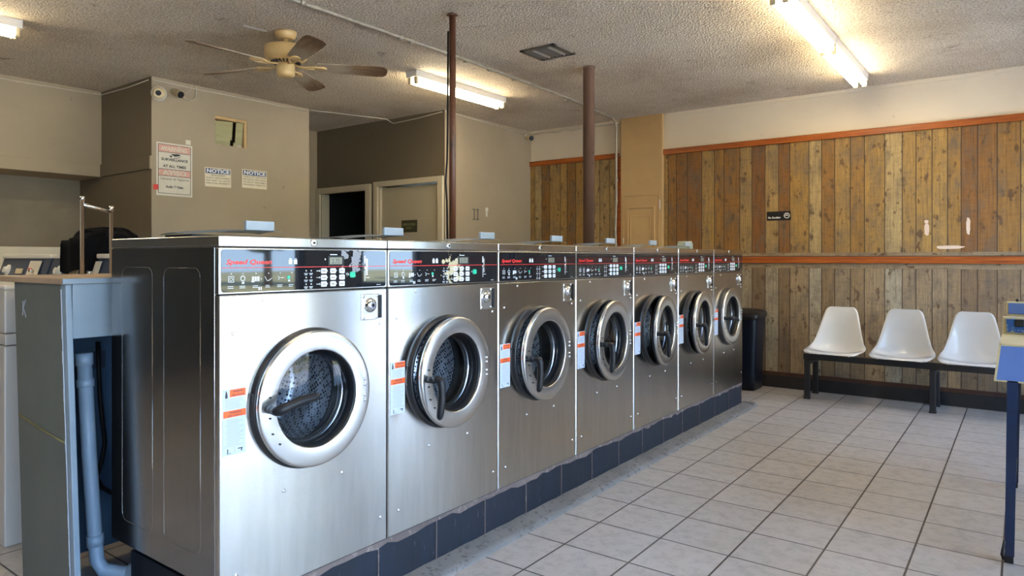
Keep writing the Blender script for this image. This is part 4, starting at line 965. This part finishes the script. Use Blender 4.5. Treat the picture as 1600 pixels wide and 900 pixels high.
# ------------------------------------------------------------------ trash can
tc = empty('trash_can', (-2.19, 6.62, 0), 'black plastic trash can beside the farthest washer', 'trash can')
b = MB()
def can(u, v):
    a = 2*PI*u; z = .005 + .705*v; k = .86 + .14*v
    ca, sa = math.cos(a), math.sin(a); e = .28
    return (.205*k*math.copysign(abs(ca)**e, ca), .17*k*math.copysign(abs(sa)**e, sa), z)
vs = b.grid(can, 64, 8, True); b.bm.faces.new(vs[0][::-1])
b.build('body', M['bin'], tc)
b = MB()
def lid(u, v):
    a = 2*PI*u; ca, sa = math.cos(a), math.sin(a); e = .3
    prof = [(1.0, .675), (1.06, .675), (1.08, .69), (1.08, .715), (1.04, .728), (.9, .738), (.5, .752), (0.01, .757)]
    k, z = prof[int(round(v*7))]
    return (.205*k*math.copysign(abs(ca)**e, ca), .17*k*math.copysign(abs(sa)**e, sa), z + .012*(.17*k*sa)/.17)
b.grid(lid, 64, 7, True); b.build('lid', M['black_plastic'], tc)

# ------------------------------------------------------------------ beam seating
bs = empty('beam_seating', (-.81, 6.47, 0), 'row of three white shell seats on a black beam by the plank wall', 'seating')
MB().box(-.76, 1.15, -.035, .035, .345, .395, .004).build('beam', M['black_paint'], bs)
for x in (-.725, .225, 1.10):
    MB().box(x-.022, x+.022, -.055, -.012, 0.012, .345, .004).build('leg', M['black_paint'], bs)
    MB().box(x-.022, x+.022, .25, .29, 0.012, .33, .004).build('leg', M['black_paint'], bs)
    MB().box(x-.02, x+.02, -.012, .25, .30, .335, .003).build('leg_brace', M['black_paint'], bs)
    MB().box(x-.026, x+.026, -.06, -.008, 0, .014, .003).build('foot', M['black_rubber'], bs)
    MB().box(x-.026, x+.026, .246, .294, 0, .014, .003).build('foot', M['black_rubber'], bs)
def shell():
    b = MB(); NU, NV = 28, 40
    # profile along v: front lip -> seat -> curve -> back top ; (y, z, half width, dish)
    K = [(-.215, .425, .155, .0), (-.205, .436, .195, .004), (-.16, .440, .222, .014), (-.08, .428, .232, .032), (0.0, .418, .232, .048), (.07, .424, .224, .060), (.115, .455, .212, .066), (.14, .51, .196, .062), (.155, .58, .178, .050), (.165, .65, .162, .036), (.175, .72, .146, .022), (.183, .775, .130, .012), (.186, .800, .110, .006), (.186, .808, .085, .0)]
    def cr(t):
        n = len(K)-1; s = t*n; i = min(int(s), n-1); f = s-i
        p0, p1, p2, p3 = K[max(i-1,0)], K[i], K[i+1], K[min(i+2,n)]
        return [0.5*((2*p1[q]) + (-p0[q]+p2[q])*f + (2*p0[q]-5*p1[q]+4*p2[q]-p3[q])*f*f + (-p0[q]+3*p1[q]-3*p2[q]+p3[q])*f**3) for q in range(4)]
    def fn(u, v):
        y, z, w, d = cr(v); y2, z2, _, _ = cr(min(1, v+.01)); y1, z1, _, _ = cr(max(0, v-.01))
        t = Vector((0, y2-y1, z2-z1)).normalized(); n = Vector((0, -t.z, t.y))   # towards sitter
        s = 2*u-1
        lift = d*(abs(s)**2.4)
        rim = .010*(max(0, abs(s)-.93)/.07)
        p = Vector((s*w, y, z)) + n*(lift - rim)
        return p
    b.grid(fn, NU, NV)
    bmesh.ops.solidify(b.bm, geom=list(b.bm.faces), thickness=.007)
    return b.build('seat_shell', M['shell'], bs, smooth=True)
s1 = shell(); s1.location = (-.495, -.02, 0); s1.rotation_euler = (0,0,math.radians(-3))
for k, x in enumerate((0.01, .495)):
    c = s1.copy(); COL.objects.link(c); c.location = (x, -.02, 0); c.rotation_euler = (0,0,0)
for x in (-.495, 0.01, .495):
    MB().box(x-.11, x+.11, -.10, .08, .394, .412, .003).build('seat_bracket', M['black_paint'], bs)

# ------------------------------------------------------------------ blue folding counter at the right edge
tb_ = empty('folding_table', (-.085, 3.44, 0), 'worn blue painted wooden folding table at the right edge', 'table')
b = MB().prism([(-.012, 0, .738), (.95, 0, .738), (.95, 0, .888), (.006, 0, .888)], (0, .04, 0)); b.build('front_board', M['blue_wood'], tb_)
# chipped pale rim of the front board
b = MB(); b.prism([(-.014, -.002, .736), (-.006, -.002, .736), (.012, -.002, .890), (.004, -.002, .890)], (0, .03, 0)); b.box(.004, .95, -.002, .02, .880, .890, .002); b.box(-.012, .95, -.002, .02, .734, .740, .001)
b.build('chipped_rim', M['edge_yellow'], tb_)
MB().box(.004, .95, .04, 1.22, .86, .889, .003).build('table_top', M['edge_yellow'], tb_)
MB().box(.004, .03, .04, 1.20, .76, .86, .003).build('side_apron', M['blue_wood'], tb_)
MB().box(.006, .95, .455, .52, .889, .966, .003).build('rear_riser', M['edge_yellow'], tb_)
MB().box(.020, .95, .450, .4555, .898, .958, .001).build('flaking_face', M['blue_flake'], tb_)
MB().box(.052, .085, .446, .4505, .925, .958, .003).build('hole_shade', M['dark'], tb_)  # near-black block standing in for the shade in a hole
MB().box(.018, .95, .56, .60, .889, 1.032, .005).build('back_board', M['edge_yellow'], tb_)
MB().box(.026, .95, .556, .5605, .975, 1.026, .002).build('back_face', M['blue_wood'], tb_)
MB().lathe([(.006, 0), (.006, .01), (.003, .014)], (.060, .58, 1.032), (0,0,1), 10).build('peg', M['black_plastic'], tb_)
for (x, y) in ((.048, .01), (.055, 1.16), (.9, .01), (.9, 1.16)):
    lg = MB(); lg.prism([(x-.018, y-.012, .74), (x+.018, y-.012, .74), (x+.018-.012, y-.012, .03), (x-.014-.012, y-.012, .03)], (0, .028, 0))
    lg = lg.build('leg', M['blue_steel'], tb_)
    MB().box(x-.028, x+.004, y-.012, y+.016, 0, .03, .005).build('foot', M['black_rubber'], lg)
MB().tube([(.022, .0, .09), (.012, .0, .03), (.016, .01, .012), (.03, .06, .03), (.05, .40, .20), (.055, .8, .24), (.04, 1.14, .03)], .005, 8).build('wire_brace', M['black_paint'], tb_)

# ------------------------------------------------------------------ outdoors, beyond the windows
o = MB().box(XR+.1, 60, -40, 60, -.25, -.12).build('ground', M['grass']); struct(o)
o = MB().box(XR+.1, 8.0, -12, 20, -.12, -.10).build('bounce_pavement', M['pave']); struct(o)  # unseen, made wide and pale to bounce sunlight onto the ceiling
o = MB().box(11, 15.5, -40, 60, -.119, -.105).build('road', M['asphalt']); struct(o)
def tree(x, y, h, r, seed, label):
    t = empty('tree', (x, y, -.12), label, 'tree', 'trees across the road')
    MB().tube([(0,0,0), (.1,.05,h*.3), (0,.1,h*.6)], [.22, .16, .08], 10).build('trunk', M['bark'], t)
    rn = random.Random(seed); b = MB()
    for i in range(9):
        c = Vector((rn.uniform(-r*.6, r*.6), rn.uniform(-r*.6, r*.6), h*.62 + rn.uniform(-r*.4, r*.5))); q = r*rn.uniform(.4, .65)
        res = bmesh.ops.create_icosphere(b.bm, subdivisions=3, radius=q, matrix=Matrix.Translation(c))
        for v in res['verts']: v.co += (v.co-c).normalized()*rn.uniform(-.12, .12)*q
    b.build('crown', M['leaf'], t)
for i, (x, y, h, r) in enumerate([(24, 6, 6, 2.6), (21, 13, 5, 2.2), (26, 20, 7, 3.2), (22, 27, 6, 2.6), (28, 0, 7, 3.0), (20, -8, 6, 2.5), (26, 34, 7, 3)]):
    tree(x, y, h, r, i, 'leafy green tree across the road outside the windows')
